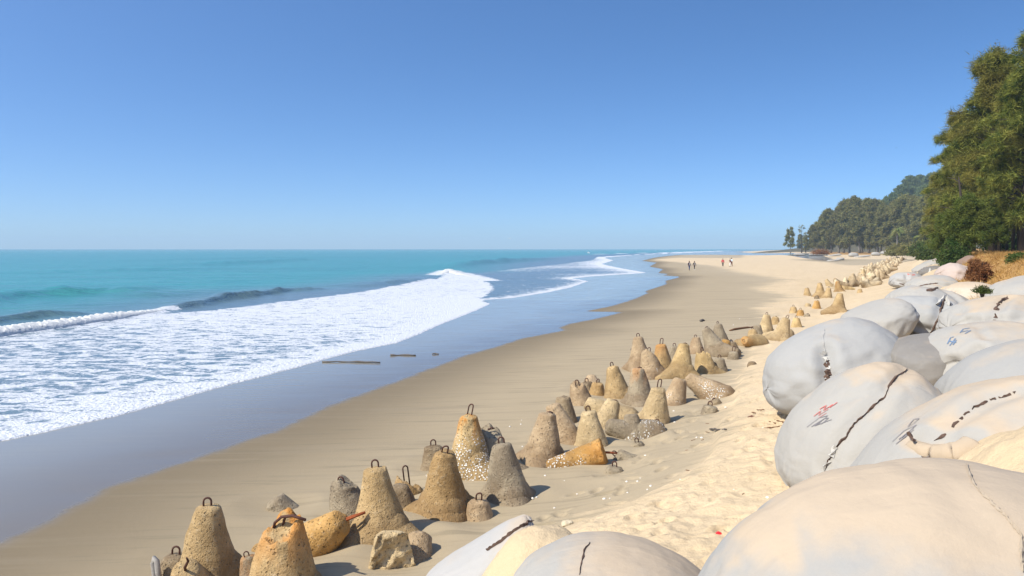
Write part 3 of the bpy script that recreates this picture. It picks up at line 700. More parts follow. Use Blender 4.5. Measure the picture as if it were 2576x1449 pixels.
BAGS = {}
G_BAG = 'giant geotextile sandbags along the bank'
WHITE = (.335, .318, .285); GREY = (.20, .185, .165); LG = (.30, .292, .272); TANB = (.47, .40, .31)
def bag(key, label, u, v, Y, hw, hh, dep, roll=0, yaw=0, col=WHITE, sandy=.3, e1=.74, e2=.80, lump=.045, nu=120, nv=76, pitch=0, wr=.5, sag=.15, creases=()):
    if Y is None: Y = gp(u, v + hh * .85).y
    c = at(u, v, Y); m = Y / FPX
    V, Fc = superell(hw * m, dep, hh * m, e1, e2, len(BAGS) * 3 + 2, lump, nu, nv, wr)
    Rm = Matrix.Rotation(R_(-roll), 3, 'Y') @ Matrix.Rotation(R_(yaw), 3, 'Z') @ Matrix.Rotation(R_(pitch), 3, 'X')
    V = V @ np.array(Rm).T
    base = Vector((c.x, c.y, c.z - hh * m * .8))
    e = empty('sandbag', base, label, 'sandbag', G_BAG)
    zt = V[:, 2].max(); hgt = V[:, 2] / zt
    V[:, :2] *= (1 - sag * np.clip(hgt, -1, 1) - .5 * sag * np.clip(hgt, 0, 1) ** 3)[:, None]
    lo = V[:, 2].min(); want = min(lo * .8, gz(c.x, c.y) - .10 - c.z) if key[0] != 'A' else lo
    V[:, 2] = np.where(V[:, 2] < 0, V[:, 2] * want / lo, V[:, 2])
    V = V + np.array(c - base)
    for px, dp, wd_ in creases:
        bv = BVHTree.FromPolygons([tuple(p) for p in V + np.array(base)], [tuple(int(i) for i in q) for q in Fc]); BAGS[key] = (e, base, bv)
        hp = on_bag(key, px, 4)
        if len(hp) > 1:
            hp = [(p, n_) for p, n_ in hp]; Pn = np.array([tuple(p) for p, _ in hp]); Nn = np.array([tuple(n_) for _, n_ in hp])
            d2 = ((V[:, None, :] - Pn[None]) ** 2).sum(-1); j = d2.argmin(1); dd = np.sqrt(d2.min(1))
            V = V - Nn[j] * (dp * np.exp(-(dd / wd_) ** 2) - .35 * dp * np.exp(-((dd - 1.9 * wd_) / wd_) ** 2))[:, None]
    me = mesh('fabric_shell', V, Fc)
    nz = np.zeros(len(V) * 3, np.float32); me.vertices.foreach_get('normal', nz); nz = nz.reshape(-1, 3)
    low = ss(V[:, 2].min() + .35 * hh * m, V[:, 2].min() + .05 * hh * m, V[:, 2])
    attr(me, 'dust', np.clip(ss(.35, 1.0, nz[:, 2]) * .9 + .55 * low + .25 * nz[:, 0], 0, 1.2))
    o = obj('fabric_shell', me, M_BAG, e); o.color = (*col, sandy)
    BAGS[key] = (e, base, BVHTree.FromPolygons([tuple(p) for p in V + np.array(base)], [tuple(int(i) for i in q) for q in Fc]))
    return e

def on_bag(key, px, step=7):
    e, base, bvh = BAGS[key]; out = []
    for i in range(len(px) - 1):
        (u0, v0), (u1, v1) = px[i], px[i + 1]; n = max(1, int(math.hypot(u1 - u0, v1 - v0) / step))
        for k in range(n + (i == len(px) - 2)):
            t = k / n; d = at(u0 + (u1 - u0) * t, v0 + (v1 - v0) * t, 1.0) - Vector((0, 0, H))
            hit, nn, _, _ = bvh.ray_cast(Vector((0, 0, H)), d.normalized())
            if hit is not None:
                if nn.dot(d) > 0: nn = -nn
                out.append((hit - base, nn))
    return out

def ribbon(key, name, px, mat, w, raised, ragged=.5, seed=1, step=7, off=.004, label=None, gap=0.0):
    pts = on_bag(key, px, step)
    if len(pts) < 2: return
    r = random.Random(seed); b = MB(); vs = []; fs = []; n = len(pts)
    for i, (p, nn) in enumerate(pts):
        t = (pts[min(i + 1, n - 1)][0] - pts[max(i - 1, 0)][0])
        if t.length < 1e-6: t = Vector((1, 0, 0))
        s = t.normalized().cross(nn).normalized(); ww = w * (1 + ragged * r.uniform(-1, 1.3)); 
        if i in (0, n - 1): ww *= .25
        j = ragged * w * r.uniform(-.8, .8); h = raised * (1 + ragged * r.uniform(-1, 1))
        vs += [p + s * (j - ww) + nn * off, p + s * j + nn * (off + h), p + s * (j + ww) + nn * off]
    for i in range(n - 1):
        if gap and r.random() < gap: continue
        a = i * 3; fs += [(a, a + 1, a + 4, a + 3), (a + 1, a + 2, a + 5, a + 4)]
    if not fs: return
    b.add([tuple(p) for p in vs], fs)
    o = b.build(name, mat, BAGS[key][0], smooth=False)
    if label: o['label'] = label
    return o

M_INKR = plain('red_ink', (.50, .14, .12), .9, .2, 30); M_INKB = plain('blue_ink', (.13, .19, .28), .9, .3, 30); M_INKG = plain('grey_ink', (.20, .185, .19), .9, .3, 30)

def place_bags():
    B = bag
    B('A', 'huge tan dusted sandbag filling the bottom right corner', 2420,1662, 4.35, 690,480, 1.25, 0, 0, LG, .60, .95, .95, .02, 140, 84, sag=.04)
    B('B1', 'long sandbag with black pen loops and a folded end above the corner bag', 2500,1190, 7.2, 330,200, 1.25, 26, 0, WHITE, .55, .9, .95, .03, creases=[([(2555,985),(2490,1006),(2425,1045),(2380,1092)], .05, .11), ([(2300,1100),(2360,1118),(2440,1105)], .05, .09)])
    B('B2', 'smooth grey domed sandbag behind the folded one at the right edge', 2610,1015, 9.6, 228,160, 1.2, 10, 0, LG, .18, .95, .95, .02)
    B('C', 'long sandbag with a ragged diagonal seam and red and black scribbles', 2192,1122, 10.0, 226,186, 1.25, 38, 0, WHITE, .40, .92, .95, .025, creases=[([(2296,920),(2240,965),(2200,1020),(2145,1073),(2108,1118),(2078,1178)], .045, .10), ([(2040,1050),(2110,1010),(2190,985)], .02, .08)])
    B('D', 'big round pale sandbag nearest the tetrapods with a torn vertical closure', 2106,912, 14.6, 174,104, 1.3, 16, 0, (.315,.308,.29), .10, .95, .95, .03, wr=.15, sag=.20, creases=[([(2074,880),(2083,930),(2085,985)], .12, .13), ([(2010,930),(2060,950),(2120,948)], .03, .10), ([(2120,930),(2200,900)], .025, .08)])
    B('D2', 'low bag end peeking over the round pale sandbag', 2210,800, 19.5, 85,36, 1.1, 22, 0, WHITE, .15)
    B('E', 'plump white sandbag with a peaked ear and dark zigzag seam', 2320,802, 20.5, 110,58, 1.3, -3, 0, (.34,.335,.315), .12, .85, .85, .03, creases=[([(2376,752),(2360,805),(2338,842)], .06, .12), ([(2282,816),(2340,832),(2424,836)], .06, .08), ([(2300,845),(2350,855),(2400,848)], .05, .07)])
    B('E2', 'smooth grey white sandbag just behind the plump peaked one', 2338,772, 23.0, 98,49, 1.3, -8, 0, WHITE, .18, creases=[([(2360,722),(2400,745),(2425,770)], .05, .10)])
    B('F', 'small dirty grey sandbag wedged between three pale ones', 2322,892, 13.6, 90,44, 1.0, 14, 0, GREY, .10)
    B('G', 'sandbag with smudged blue lettering at the right', 2480,898, 13.0, 140,84, 1.2, 10, 0, WHITE, .25, creases=[([(2395,915),(2427,914),(2462,880)], .08, .10), ([(2460,820),(2480,850)], .03, .08)])
    B('H', 'wide sandbag with a split laced seam above the blue lettered one', 2535,815, 16.5, 140,70, 1.3, 5, 0, WHITE, .45, creases=[([(2535,748),(2506,785),(2500,815)], .06, .12), ([(2430,810),(2500,806),(2570,800)], .05, .10)])
    B('I1', 'domed tan sandbag in front of the orange bank', 2455,752, 27.0, 72,42, 1.2, -6, 0, TANB, .6, creases=[([(2400,740),(2450,732),(2500,745)], .03, .12)])
    B('I2', 'bluish white sandbag at the right edge under the orange bank', 2575,742, 24.0, 82,44, 1.2, 14, 0, WHITE, .25)
    B('I3', 'rust stained sandbag with a pinched corner below the red shrub', 2408,698, 42.0, 48,33, 1.2, -14, 0, (.42,.34,.29), .2, creases=[([(2420,690),(2440,700),(2450,712)], .08, .15)])
    B('I4', 'pale flat sandbag left of the rust stained one', 2345,722, 38.0, 58,30, 1.3, 6, 0, WHITE, .2, creases=[([(2310,716),(2350,712),(2390,720)], .06, .12)])
    B('I5', 'white sandbag with red lettering and folded nose at the row end', 2281,705, 60.0, 38,21, 1.2, 2, 0, (.34,.33,.31), .12, creases=[([(2258,708),(2276,716),(2300,714)], .10, .18), ([(2280,692),(2281,704)], .08, .15)])
    B('I6', 'dark grey sandbag with a white strap beyond the red lettered one', 2349,688, 66.0, 32,19, 1.3, 8, 0, (.17,.155,.135), .0)
    B('I7', 'long pale sandbag far along the row with a dark edge', 2334,674, 84.0, 34,15, 1.4, 24, 0, WHITE, .2)
    B('I8', 'brownish far sandbag under the dark bush', 2368,662, 92.0, 26,15, 1.3, 16, 0, (.36,.30,.26), .2)
    B('I9', 'small white sandbag beyond the long pale one', 2342,652, 140.0, 11,6.5, 1.3, 6, 0, WHITE, .2)
    B('I10', 'upright little sandbag beside the dark bush', 2380,645, 120.0, 9,9, 1.2, 40, 0, TANB, .2)
    B('I11', 'brown weathered sandbag lying at the foot of the orange mound', 2438,664, 56.0, 20,19, 1.1, 30, 0, (.22,.15,.11), .1)
    B('J', 'half buried sandbag with a thin seam at the bottom middle', 1545,1500, 6.3, 265,128, 1.0, -2, 0, WHITE, .42, .95, .95, .02)
    B('K', 'tilted sandbag end with a torn brown rim under drifted sand', 1225,1400, 7.6, 165,38, .5, 33, 0, (.38,.365,.34), .35, .9, .95, .03)
    far = [('low white sandbag in the far sand below the tree line', 2147,641, 12, 6, 250), ('rounded white far sandbag beside the longest one', 2203,639, 11, 5, 255),
           ('longest white far sandbag below the tree trunks', 2244,637, 30, 7, 250), ('white far sandbag at the right end of the tree line row', 2290,636, 14, 5.5, 250),
           ('white sandbag alone by the stream', 2114,651, 9, 4, 190), ('flat slab like bag beside the lone stream sandbag', 2097,655, 16, 2.5, 186),
           ('flattened white far bag at the left of the row', 2058,640, 24, 3.5, 290), ('sunken far bag before the lone trees', 2010,640, 14, 3, 320),
           ('pale torn bag between the bushes', 2335,639, 10, 7, 175), ('low buried white bag right of the rounded far one', 2100,642, 18, 3, 275), ('thin long white bag along the far sand', 2170,645, 22, 2.5, 240)]
    for i, (lb, u, v, hw, hh, Y) in enumerate(far):
        B('far%d' % i, lb, u, v, None, hw, hh, 1.2, random.uniform(-6, 8), 0, WHITE, .25, nu=28, nv=18)
    Rb = ribbon
    Rb('C', 'seam', [(2296,920),(2270,940),(2252,948),(2240,965),(2225,1000),(2200,1020),(2180,1040),(2160,1056),(2145,1073),(2130,1098),(2108,1118),(2098,1135),(2085,1160),(2078,1178)], M_SEAM, .010, .016, .9, 1)
    Rb('C', 'selvedge', [(2112,1110),(2098,1130),(2094,1150),(2082,1166),(2072,1184)], M_FLAP, .022, .03, .8, 2, off=.012, gap=.4)
    Rb('D', 'seam', [(2076,830),(2072,845),(2073,870),(2077,885)], M_FLAP, .010, .015, .3, 3)
    Rb('D', 'closure_tear', [(2076,905),(2080,918),(2083,930),(2081,948),(2085,962),(2084,975)], M_SEAM, .045, .05, .6, 4, step=5)
    Rb('D', 'selvedge', [(2074,886),(2078,906),(2086,920),(2080,940),(2086,958),(2083,978)], M_FLAP, .03, .045, .9, 5, step=5, off=.02, gap=.35)
    Rb('E', 'seam', [(2376,752),(2368,775),(2364,790),(2360,805),(2352,818),(2345,830),(2338,842)], M_SEAM, .022, .035, .7, 6, step=4)
    Rb('E', 'ear_fold', [(2355,768),(2366,758),(2375,750),(2384,756),(2390,770)], M_FLAP, .05, .09, .4, 7, step=4)
    Rb('E2', 'seam', [(2330,732),(2345,730),(2362,724),(2376,720),(2386,722)], M_SEAM, .05, .05, .6, 8, step=4)
    Rb('B1', 'seam', [(2555,985),(2520,1000),(2490,1006),(2450,1025),(2425,1045),(2400,1070),(2380,1092),(2350,1110)], M_SEAM, .008, .012, .9, 9, gap=.25)
    pts = on_bag('B1', [(2288,1112),(2310,1122),(2340,1132),(2380,1136),(2415,1132),(2440,1122),(2452,1112)], 6)
    if len(pts) > 3:
        n = len(pts); tb = MB(); tb.tube([p - nn * .045 for p, nn in pts], [.075 + .055 * i / n - (.06 if i in (0, n - 1) else 0) for i in range(n)], 16)
        o = tb.build('folded_end', M_BAG, BAGS['B1'][0]); o.color = (.40, .315, .22, 1.0)
    Rb('B1', 'fold_dark_line', [(2320,1150),(2350,1158),(2390,1160),(2430,1154),(2447,1140)], M_SEAM, .016, .01, .5, 10)  # dark ribbon drawn along the lower side of the rolled end
    Rb('B1', 'fold_tear', [(2290,1104),(2296,1118),(2306,1128)], M_SEAM, .018, .03, .5, 19, step=4, off=.06)
    Rb('A', 'seam', [(2432,1170),(2440,1195),(2455,1225),(2490,1260),(2530,1300),(2570,1350),(2572,1440)], M_SEWN, .007, .010, .5, 11)
    Rb('J', 'seam', [(1485,1366),(1470,1384),(1465,1410),(1458,1448)], M_SEAM, .007, .008, .6, 12)
    Rb('K', 'torn_rim', [(1225,1386),(1258,1364),(1285,1343),(1310,1326),(1332,1313),(1345,1310)], M_SEAM, .012, .02, .4, 13, step=5)
    Rb('H', 'seam', [(2535,748),(2520,756),(2510,765),(2506,785),(2505,800),(2500,815)], M_SEAM, .03, .03, .7, 14, step=4, gap=.2)
    Rb('I4', 'seam', [(2300,724),(2330,716),(2360,712)], M_SEAM, .03, .03, .4, 15, step=3); Rb('I6', 'strap', [(2335,704),(2337,690),(2340,674)], M_FLAP, .06, .03, .3, 16, step=2)
    Rb('I5', 'nose_fold', [(2262,712),(2276,717),(2294,714)], M_SEAM, .03, .03, .5, 17, step=2); Rb('I7', 'seam', [(2308,684),(2325,674),(2345,666)], M_SEAM, .05, .04, .5, 18, step=2)
    def strokes(key, name, lines, mat, w):
        b = MB()
        for li in lines:
            pts = on_bag(key, li, 4); vs = []; n = len(pts)
            if n < 2: continue
            for i, (p, nn) in enumerate(pts):
                t = pts[min(i + 1, n - 1)][0] - pts[max(i - 1, 0)][0]; s = t.normalized().cross(nn).normalized()
                vs += [tuple(p + s * w + nn * .008), tuple(p - s * w + nn * .008)]
            b.add(vs, [(2 * i, 2 * i + 1, 2 * i + 3, 2 * i + 2) for i in range(n - 1)])
        if b.v: b.build(name, mat, BAGS[key][0], smooth=False)
    strokes('C', 'red_lettering', [[(2063,1030),(2080,1020),(2072,1033),(2096,1018)],[(2048,1048),(2066,1034),(2060,1046),(2084,1030)],[(2088,1026),(2107,1013)],[(2060,1052),(2080,1040)]], M_INKR, .0055)
    strokes('C', 'pen_scribble', [[(2031,1075),(2062,1052),(2084,1046),(2060,1066),(2044,1073)],[(2042,1074),(2074,1054),(2086,1052),(2066,1068)],[(2050,1072),(2093,1056)]], M_INKG, .0045)
    strokes('B1', 'pen_scribble', [[(2285,1074),(2300,1056),(2313,1054),(2300,1066),(2284,1076)],[(2246,1112),(2275,1085),(2307,1070),(2290,1085),(2262,1106)],[(2255,1118),(2300,1082)]], M_INKG, .005)
    strokes('G', 'blue_lettering', [[(2416,838),(2424,828),(2440,826)],[(2420,836),(2436,832)],[(2428,840),(2442,832)]], M_INKB, .012)
    strokes('G', 'blue_lettering', [[(2384,866),(2392,850),(2400,848)],[(2390,870),(2404,852)],[(2398,868),(2406,856)],[(2386,858),(2406,862)]], M_INKB, .012)
    strokes('I5', 'red_lettering', [[(2283,688),(2288,691),(2291,688)],[(2283,691),(2291,691)],[(2294,690),(2300,690),(2302,693)],[(2294,693),(2302,691)]], M_INKR, .03)

place_bags()

# ------------------------------------------------------------------ trees
def tris_mesh(name, T, mat):
    v = T.reshape(-1, 3); f = np.arange(len(v)).reshape(-1, 3); me = mesh(name, v, f, False); me.materials.append(mat); return me

def crown_tree(seed, h, R, base, nb, nc, ns, w, l, mat, bark, lean=.03, droop=.25, shape=.6, up=(.1, .6), sides=7, clump=.13, low=.55):
    """tapered trunk with limbs; sprays of narrow leaf blades in clumps along every limb"""
    r = np.random.default_rng(seed); tb = MB()
    wob = lambda t: np.array([lean * h * t * math.cos(seed) + .015 * h * math.sin(3 * t + seed), lean * h * t * math.sin(seed) + .015 * h * math.cos(4 * t + seed), h * t])
    ts = np.linspace(0, .97, 10); tb.tube([wob(t) for t in ts], [max(.02 * h * (1 - t) ** .9, .006 * h) * (1.25 if t == 0 else 1) for t in ts], sides)
    tris = []
    for i in range(nb):
        t = base + (1 - base) * ((i + r.random()) / nb); tp = (t - base) / (1 - base)
        rad = R * (1 - tp) ** shape * (low + (1 - low) * float(ss(0, .3, tp))) * r.uniform(.42, 1.2) + .03 * R
        az = i * 2.399 + r.uniform(-.5, .5); o = wob(t)
        dirh = np.array([math.cos(az), math.sin(az), 0]); e = o + dirh * rad + np.array([0, 0, rad * r.uniform(*up)])
        sv = np.linspace(0, 1, 6); pts = [o + (e - o) * s + np.array([0, 0, -droop * rad * s * s + .12 * rad * math.sin(s * 3)]) for s in sv]
        tb.tube(pts, [max(.16 * .02 * h * (1.3 - s) * (1.2 - tp), .012) for s in sv], 4, False)
        k = nc; s = .28 + .78 * r.random(k) ** .75
        cp = o + (e - o) * s[:, None]; cp[:, 2] += -droop * rad * s * s + .12 * rad * np.sin(s * 3)
        cp += r.normal(size=(k, 3)) * clump * R * .55
        cl = clump * R * (.6 + .7 * r.random(k)) * (1.35 - .75 * s); m = k * ns
        c = np.repeat(cp, ns, 0) + r.normal(size=(m, 3)) * np.repeat(cl, ns)[:, None] * .55
        d = dirh * .6 + r.normal(size=(m, 3)) * .75 + np.array([0, 0, -.15]); d /= np.linalg.norm(d, axis=1)[:, None]
        p = np.cross(d, r.normal(size=(m, 3))); p /= np.linalg.norm(p, axis=1)[:, None] + 1e-9
        ll = l * (.6 + .8 * r.random(m))[:, None]; ww = w * (.7 + .6 * r.random(m))[:, None]
        tris.append(np.stack([c - p * ww * .5, c + p * ww * .5, c + d * ll], 1))
        m = max(8, ns); st_ = .78 + .34 * r.random(m); c = o + (e - o) * st_[:, None]; c[:, 2] += -droop * rad * st_ ** 2 + .12 * rad * np.sin(st_ * 3); c += r.normal(size=(m, 3)) * .012 * R
        d = dirh * .9 + r.normal(size=(m, 3)) * .45 + np.array([0, 0, .05]); d /= np.linalg.norm(d, axis=1)[:, None]; p = np.cross(d, r.normal(size=(m, 3))); p /= np.linalg.norm(p, axis=1)[:, None] + 1e-9
        tris.append(np.stack([c - p * w * .5, c + p * w * .5, c + d * l * (.6 + .7 * r.random(m))[:, None]], 1))
    tm = mesh('trunk', np.concatenate(tb.v), tb.f); tm.materials.append(bark)
    return tm, tris_mesh('crown', np.concatenate(tris), mat)

def plant_tree(name, meshes, loc, s, rz, label, cat='tree', group=None, sz=None):
    e = empty(name, loc, label, cat, group); e.rotation_euler = (0, 0, rz); e.scale = (s, s, sz or s)
    obj('trunk', meshes[0], None, e); obj('crown', meshes[1], None, e); return e

def place_trees():
    r = random.Random(11)
    big = [crown_tree(1, 20, 5.6, .12, 68, 13, 56, .058, .62, M_CAS, M_BARK, clump=.10), crown_tree(2, 20, 5.2, .16, 64, 13, 56, .058, .62, M_CAS, M_BARK, shape=.5, clump=.10)]
    green = crown_tree(3, 8, 3.4, .30, 60, 14, 24, .085, .5, M_CASG, M_BARK, up=(-.05, .35), shape=.45)
    G = 'casuarina trees on the near bank'
    lst = [(big[0], 2505, 72, 140, 1.06, 'tall feathery casuarina with the ragged brown tipped left edge'), (big[1], 2585, 64, 78, 1.0, 'tallest casuarina at the right edge of the picture'),
           (big[1], 2425, 84, 290, 1.0, 'shorter olive casuarina left of the tall ragged one'), (big[0], 2525, 86, 170, 1.0, 'dark casuarina between the two tallest ones'),
           (big[0], 2650, 78, 90, 1.0, 'casuarina reaching in from beyond the right edge'), (big[1], 2385, 104, 372, 1.1, 'greyer casuarina sloping down toward the far tree line'),
           (big[0], 2450, 98, 300, 1.0, 'casuarina filling the gap low behind the ragged one'), (big[1], 2590, 95, 240, 1.0, 'shaded casuarina deep inside the grove')]
    for me, u, Y, vt, k, lb in lst:
        x = (u - CX) / FPX * Y; z = gz(x, Y); s = (at(u, vt, Y).z - z) / 20.
        plant_tree('casuarina_tree', me, (x, Y, z - .1), s * k ** .5, r.uniform(0, 6.28), lb, 'tree', G, s)
    for u, Y, vt, lb in [(2432, 58, 498, 'small bright green casuarina in front of the grove'), (2385, 74, 540, 'low green young casuarina at the left foot of the grove'), (2500, 66, 528, 'bright green sapling between the grove trunks')]:
        x = (u - CX) / FPX * Y; z = gz(x, Y); s = (at(u, vt, Y).z - z) / 8.
        plant_tree('young_casuarina', green, (x, Y, z - .1), s, r.uniform(0, 6), lb, 'tree', 'young green casuarinas')
    # bare trunks of the grove
    for i, (u, Y) in enumerate([(2490,72),(2513,70),(2532,74),(2548,69),(2562,66),(2420,60)]):
        x = (u - CX) / FPX * Y; z = gz(x, Y); b = MB(); hgt = 6.5
        b.tube([(0, 0, -.2), (.1, .05, 3), (.05 + .2 * r.uniform(-1, 1), .1, 4.6), (.3 * r.uniform(-1, 1), .1, hgt)], [.15, .12, .10, .05], 8)
        for k in range(5): a = r.uniform(0, 6.28); z0 = r.uniform(3., 6); b.tube([(.05, .05, z0), (math.cos(a) * .8, math.sin(a) * .8, z0 + .5), (math.cos(a) * 1.7, math.sin(a) * 1.7, z0 + .7)], [.05, .035, .015], 5)
        o = b.build('tree_trunk', M_BARK, None, loc=(x, Y, z))
        tag(o, ['dark bare trunk leftmost under the grove', 'dark bare trunk second from the left under the grove', 'dark bare trunk in the middle of the grove', 'dark bare trunk right of the middle of the grove', 'dark bare trunk nearest the right edge', 'thin bare stem in front of the dark round bush'][i], 'tree trunk', 'bare trunks under the grove')
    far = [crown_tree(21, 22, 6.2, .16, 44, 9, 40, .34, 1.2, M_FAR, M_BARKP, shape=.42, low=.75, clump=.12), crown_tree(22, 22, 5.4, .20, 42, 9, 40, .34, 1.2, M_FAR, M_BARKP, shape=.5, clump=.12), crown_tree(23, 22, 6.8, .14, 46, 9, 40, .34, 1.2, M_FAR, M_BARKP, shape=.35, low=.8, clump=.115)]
    hill_t = [crown_tree(31, 16, 6.5, .12, 55, 11, 18, .6, 1.2, M_HILLT, M_BARK, shape=.35, droop=.1), crown_tree(32, 16, 5.2, .15, 55, 11, 18, .6, 1.2, M_HILLT, M_BARK, shape=.45, droop=.1)]
    GF = 'casuarinas of the far tree line'
    tops = [(2028,596,455,.8),(2046,566,440,.9),(2072,545,430,1),(2090,530,420,1),(2112,520,410,1),(2135,508,400,1),(2160,500,390,1.05),(2184,503,385,1),(2205,508,380,1),(2228,520,372,1),(2250,506,366,1.1),(2278,498,360,1.1),(2305,505,350,1.1),(2328,498,340,1.1),
            (2062,560,470,1),(2122,528,450,1),(2170,515,440,1),(2215,520,430,1),(2262,512,420,1),(2300,506,410,1.1),(2340,505,400,1.1)]
    lb = ['pale rounded casuarina at the left end of the far tree line', 'full casuarina second from the left in the far tree line', 'broad grey green casuarina in the left of the far tree line', 'shoulder high casuarina on the rising left of the far line',
          'dense casuarina under the left slope of the far crowns', 'casuarina just left of the highest far crown', 'highest crowned casuarina of the front far row', 'casuarina right of the highest far crown', 'dark casuarina left of the far palm', 'casuarina above the far palm',
          'brownish casuarina right of the far palm', 'tall olive casuarina toward the grove', 'casuarina beside the leaning palm', 'rightmost casuarina of the far front row',
          ] + ['casuarina in the second far row, half hidden behind the front crowns'] * 7
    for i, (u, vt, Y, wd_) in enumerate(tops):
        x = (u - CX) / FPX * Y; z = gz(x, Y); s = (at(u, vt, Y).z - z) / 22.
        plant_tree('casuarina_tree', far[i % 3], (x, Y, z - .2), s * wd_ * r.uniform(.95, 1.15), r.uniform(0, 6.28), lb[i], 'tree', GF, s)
    mids = [(2352,452,190,'tall thin greyish casuarina rising beside the hill crowns'), (2372,500,150,'olive casuarina joining the far line to the grove'), (2340,545,200,'rounded casuarina before the right end of the far line'), (2395,520,125,'full casuarina low behind the young green ones'), (2360,560,135,'short casuarina beside the leaning palm foot')]
    for i, (u, vt, Y, l_) in enumerate(mids):
        x = (u - CX) / FPX * Y; z = gz(x, Y); s = (at(u, vt, Y).z - z) / 22.
        plant_tree('casuarina_tree', far[i % 3] if i else far[1], (x, Y, z - .2), s * (.62 if i == 0 else 1.), r.uniform(0, 6.28), l_, 'tree', 'casuarinas between grove and far line', s)
    # wooded hill behind
    gx, gy = np.meshgrid(np.linspace(120, 460, 60), np.linspace(430, 760, 44)); hz = 34 * np.exp(-((gx - 330) / 95) ** 2 - ((gy - 590) / 75) ** 2) + 2 * vn(gx * .04, gy * .04, seed=3) - 3
    me = mesh('wooded_hill', np.stack([gx, gy, hz], -1).reshape(-1, 3), gridfaces(44, 60)); tag(obj('wooded_hill', me, M_GROUND), 'low wooded hill behind the tree line', None, None, 'structure')
    hx = lambda x, y: 34 * math.exp(-((x - 330) / 95) ** 2 - ((y - 590) / 75) ** 2) - 3
    k = 0
    for u, vt in [(2222,508),(2232,500),(2243,492),(2256,486),(2268,470),(2280,462),(2292,448),(2303,452),(2316,444),(2330,448),(2344,440),(2358,445),(2250,500),(2275,488),(2300,476),(2322,470),(2345,468),(2238,515),(2264,505),(2290,495),(2312,490),(2335,488),(2360,480)]:
        Y = 540 + (k * 37 % 60) - (30 if vt > 466 else 0); x = (u - CX) / FPX * Y; zt = at(u, vt, Y).z; hgt = r.uniform(13, 18)
        plant_tree('hill_tree', hill_t[k % 2], (x, Y, zt - hgt), hgt / 16 * r.uniform(.8, 1.0), r.uniform(0, 6), 'dark green tree among many others on the hazy hill behind the tree line', 'tree', 'trees on the hazy hill', hgt / 16); k += 1
    # lone trees at the end of the beach
    lone = crown_tree(41, 9, 2.2, .25, 16, 9, 16, .30, .75, M_FAR, M_BARKP, up=(-.1, .2), shape=.25, lean=.06)
    p = gp(1988, 634.5); s = 420 / FPX; Y = 430; x = (1988 - CX) / FPX * Y; z = gz(x, Y)
    plant_tree('lone_tree', lone, (x, Y, z), 12.2 / 9, 1.0, 'slender layered tree standing alone at the end of the beach', 'tree', None, (at(1988, 574, Y).z - z) / 9)
    for u, vt, Y, n, l_ in [(2016,566,440,10,'tall bare tree with thin branches right of the lone slender tree'), (2027,590,450,14,'short thin leafed tree beside the tall bare one')]:
        me = crown_tree(50 + n, 12, 2.6, .3, n, 4, 6 if n < 12 else 14, .22, .7, M_FAR, M_BARK, up=(.5, 1.1), shape=.5)
        x = (u - CX) / FPX * Y; z = gz(x, Y); sc = (at(u, vt, Y).z - z) / 12.; plant_tree('bare_tree', me, (x, Y, z), sc, 2., l_, 'tree')
    hz_ = plant_tree('casuarina_tree', far[1], ((2012 - CX) / FPX * 620, 620, .5), .55, 2.2, 'pale hazy tree clump faintly seen behind the bare tree', 'tree', None, .66)
    # coconut palms
    def palm(u, vt, vb, Y, lbl, seed):
        rr = random.Random(seed); x = (u - CX) / FPX * Y; z = at(u, vb, Y).z; hgt = at(u, vt, Y).z - z
        e = empty('coconut_palm', (x, Y, z), lbl, 'palm tree', 'coconut palms by the tree line'); b = MB()
        b.tube([(0, 0, 0), (.3, 0, hgt * .4), (.2, 0, hgt * .8), (.5, 0, hgt)], [.3, .22, .18, .15], 7); b.build('trunk', M_BARKP, e)
        T = []
        for k in range(16):
            a = k * 2.4 + rr.uniform(-.2, .2); el = rr.uniform(-.5, 1.1); Lf = 3.6; pr = None
            for j in range(10):
                t = j / 9; rad = Lf * (t * math.cos(el * (1 - .3 * t))); zz = Lf * (t * math.sin(el) - .75 * t * t)
                c = np.array([.5 + math.cos(a) * rad, math.sin(a) * rad, hgt + zz])
                if pr is not None:
                    d = (c - pr); d /= np.linalg.norm(d); sd = np.cross(d, [0, 0, 1]); sd /= np.linalg.norm(sd) + 1e-9; lw = 1.0 * math.sin(math.pi * min(1, t * .85 + .12))
                    for q in range(3):
                        o0 = pr + (c - pr) * (q / 3.)
                        for sg in (-1, 1): T.append([o0, o0 + d * .16, o0 + sd * sg * lw + d * .35 + np.array([0, 0, -.45 * lw])])
                    T.append([pr - sd * .05, pr + sd * .05, c])
                pr = c
        obj('crown', tris_mesh('crown', np.array(T), M_PALM), None, e)
    palm(2255, 577, 634, 300, 'coconut palm with arched yellow green fronds before the far tree line', 1)
    palm(2342, 555, 634, 210, 'coconut palm with bright fronds leaning beside the grove', 2)
    palm(2318, 598, 634, 230, 'low coconut palm under the leaning bright one', 3)
    # bushes
    def bush(name, u, vb, Y, rx, rz_, mat, n, lbl, seed, w=.10, l=.16, lift=0.0):
        rr = np.random.default_rng(seed); x = (u - CX) / FPX * Y; z = gz(x, Y) if vb is None else at(u, vb, Y).z
        e = empty(name, (x, Y, z), lbl, 'bush', 'bushes on the bank'); b = MB()
        for k in range(9): a = k * 2.4; b.tube([(0, 0, -.1), (math.cos(a) * rx * .3, math.sin(a) * rx * .3, rz_ * .5), (math.cos(a) * rx * .7, math.sin(a) * rx * .7, rz_ * (.75 + .1 * (k % 3)))], [.04, .025, .01], 5, False)
        b.build('stems', M_BARK, e)
        kc = 46; d = rr.normal(size=(kc, 3)); d /= np.linalg.norm(d, axis=1)[:, None]; d[:, 2] = np.abs(d[:, 2]); cc = d * np.array([rx, rx, rz_]) * (.45 + .55 * rr.random((kc, 1)) ** .5)
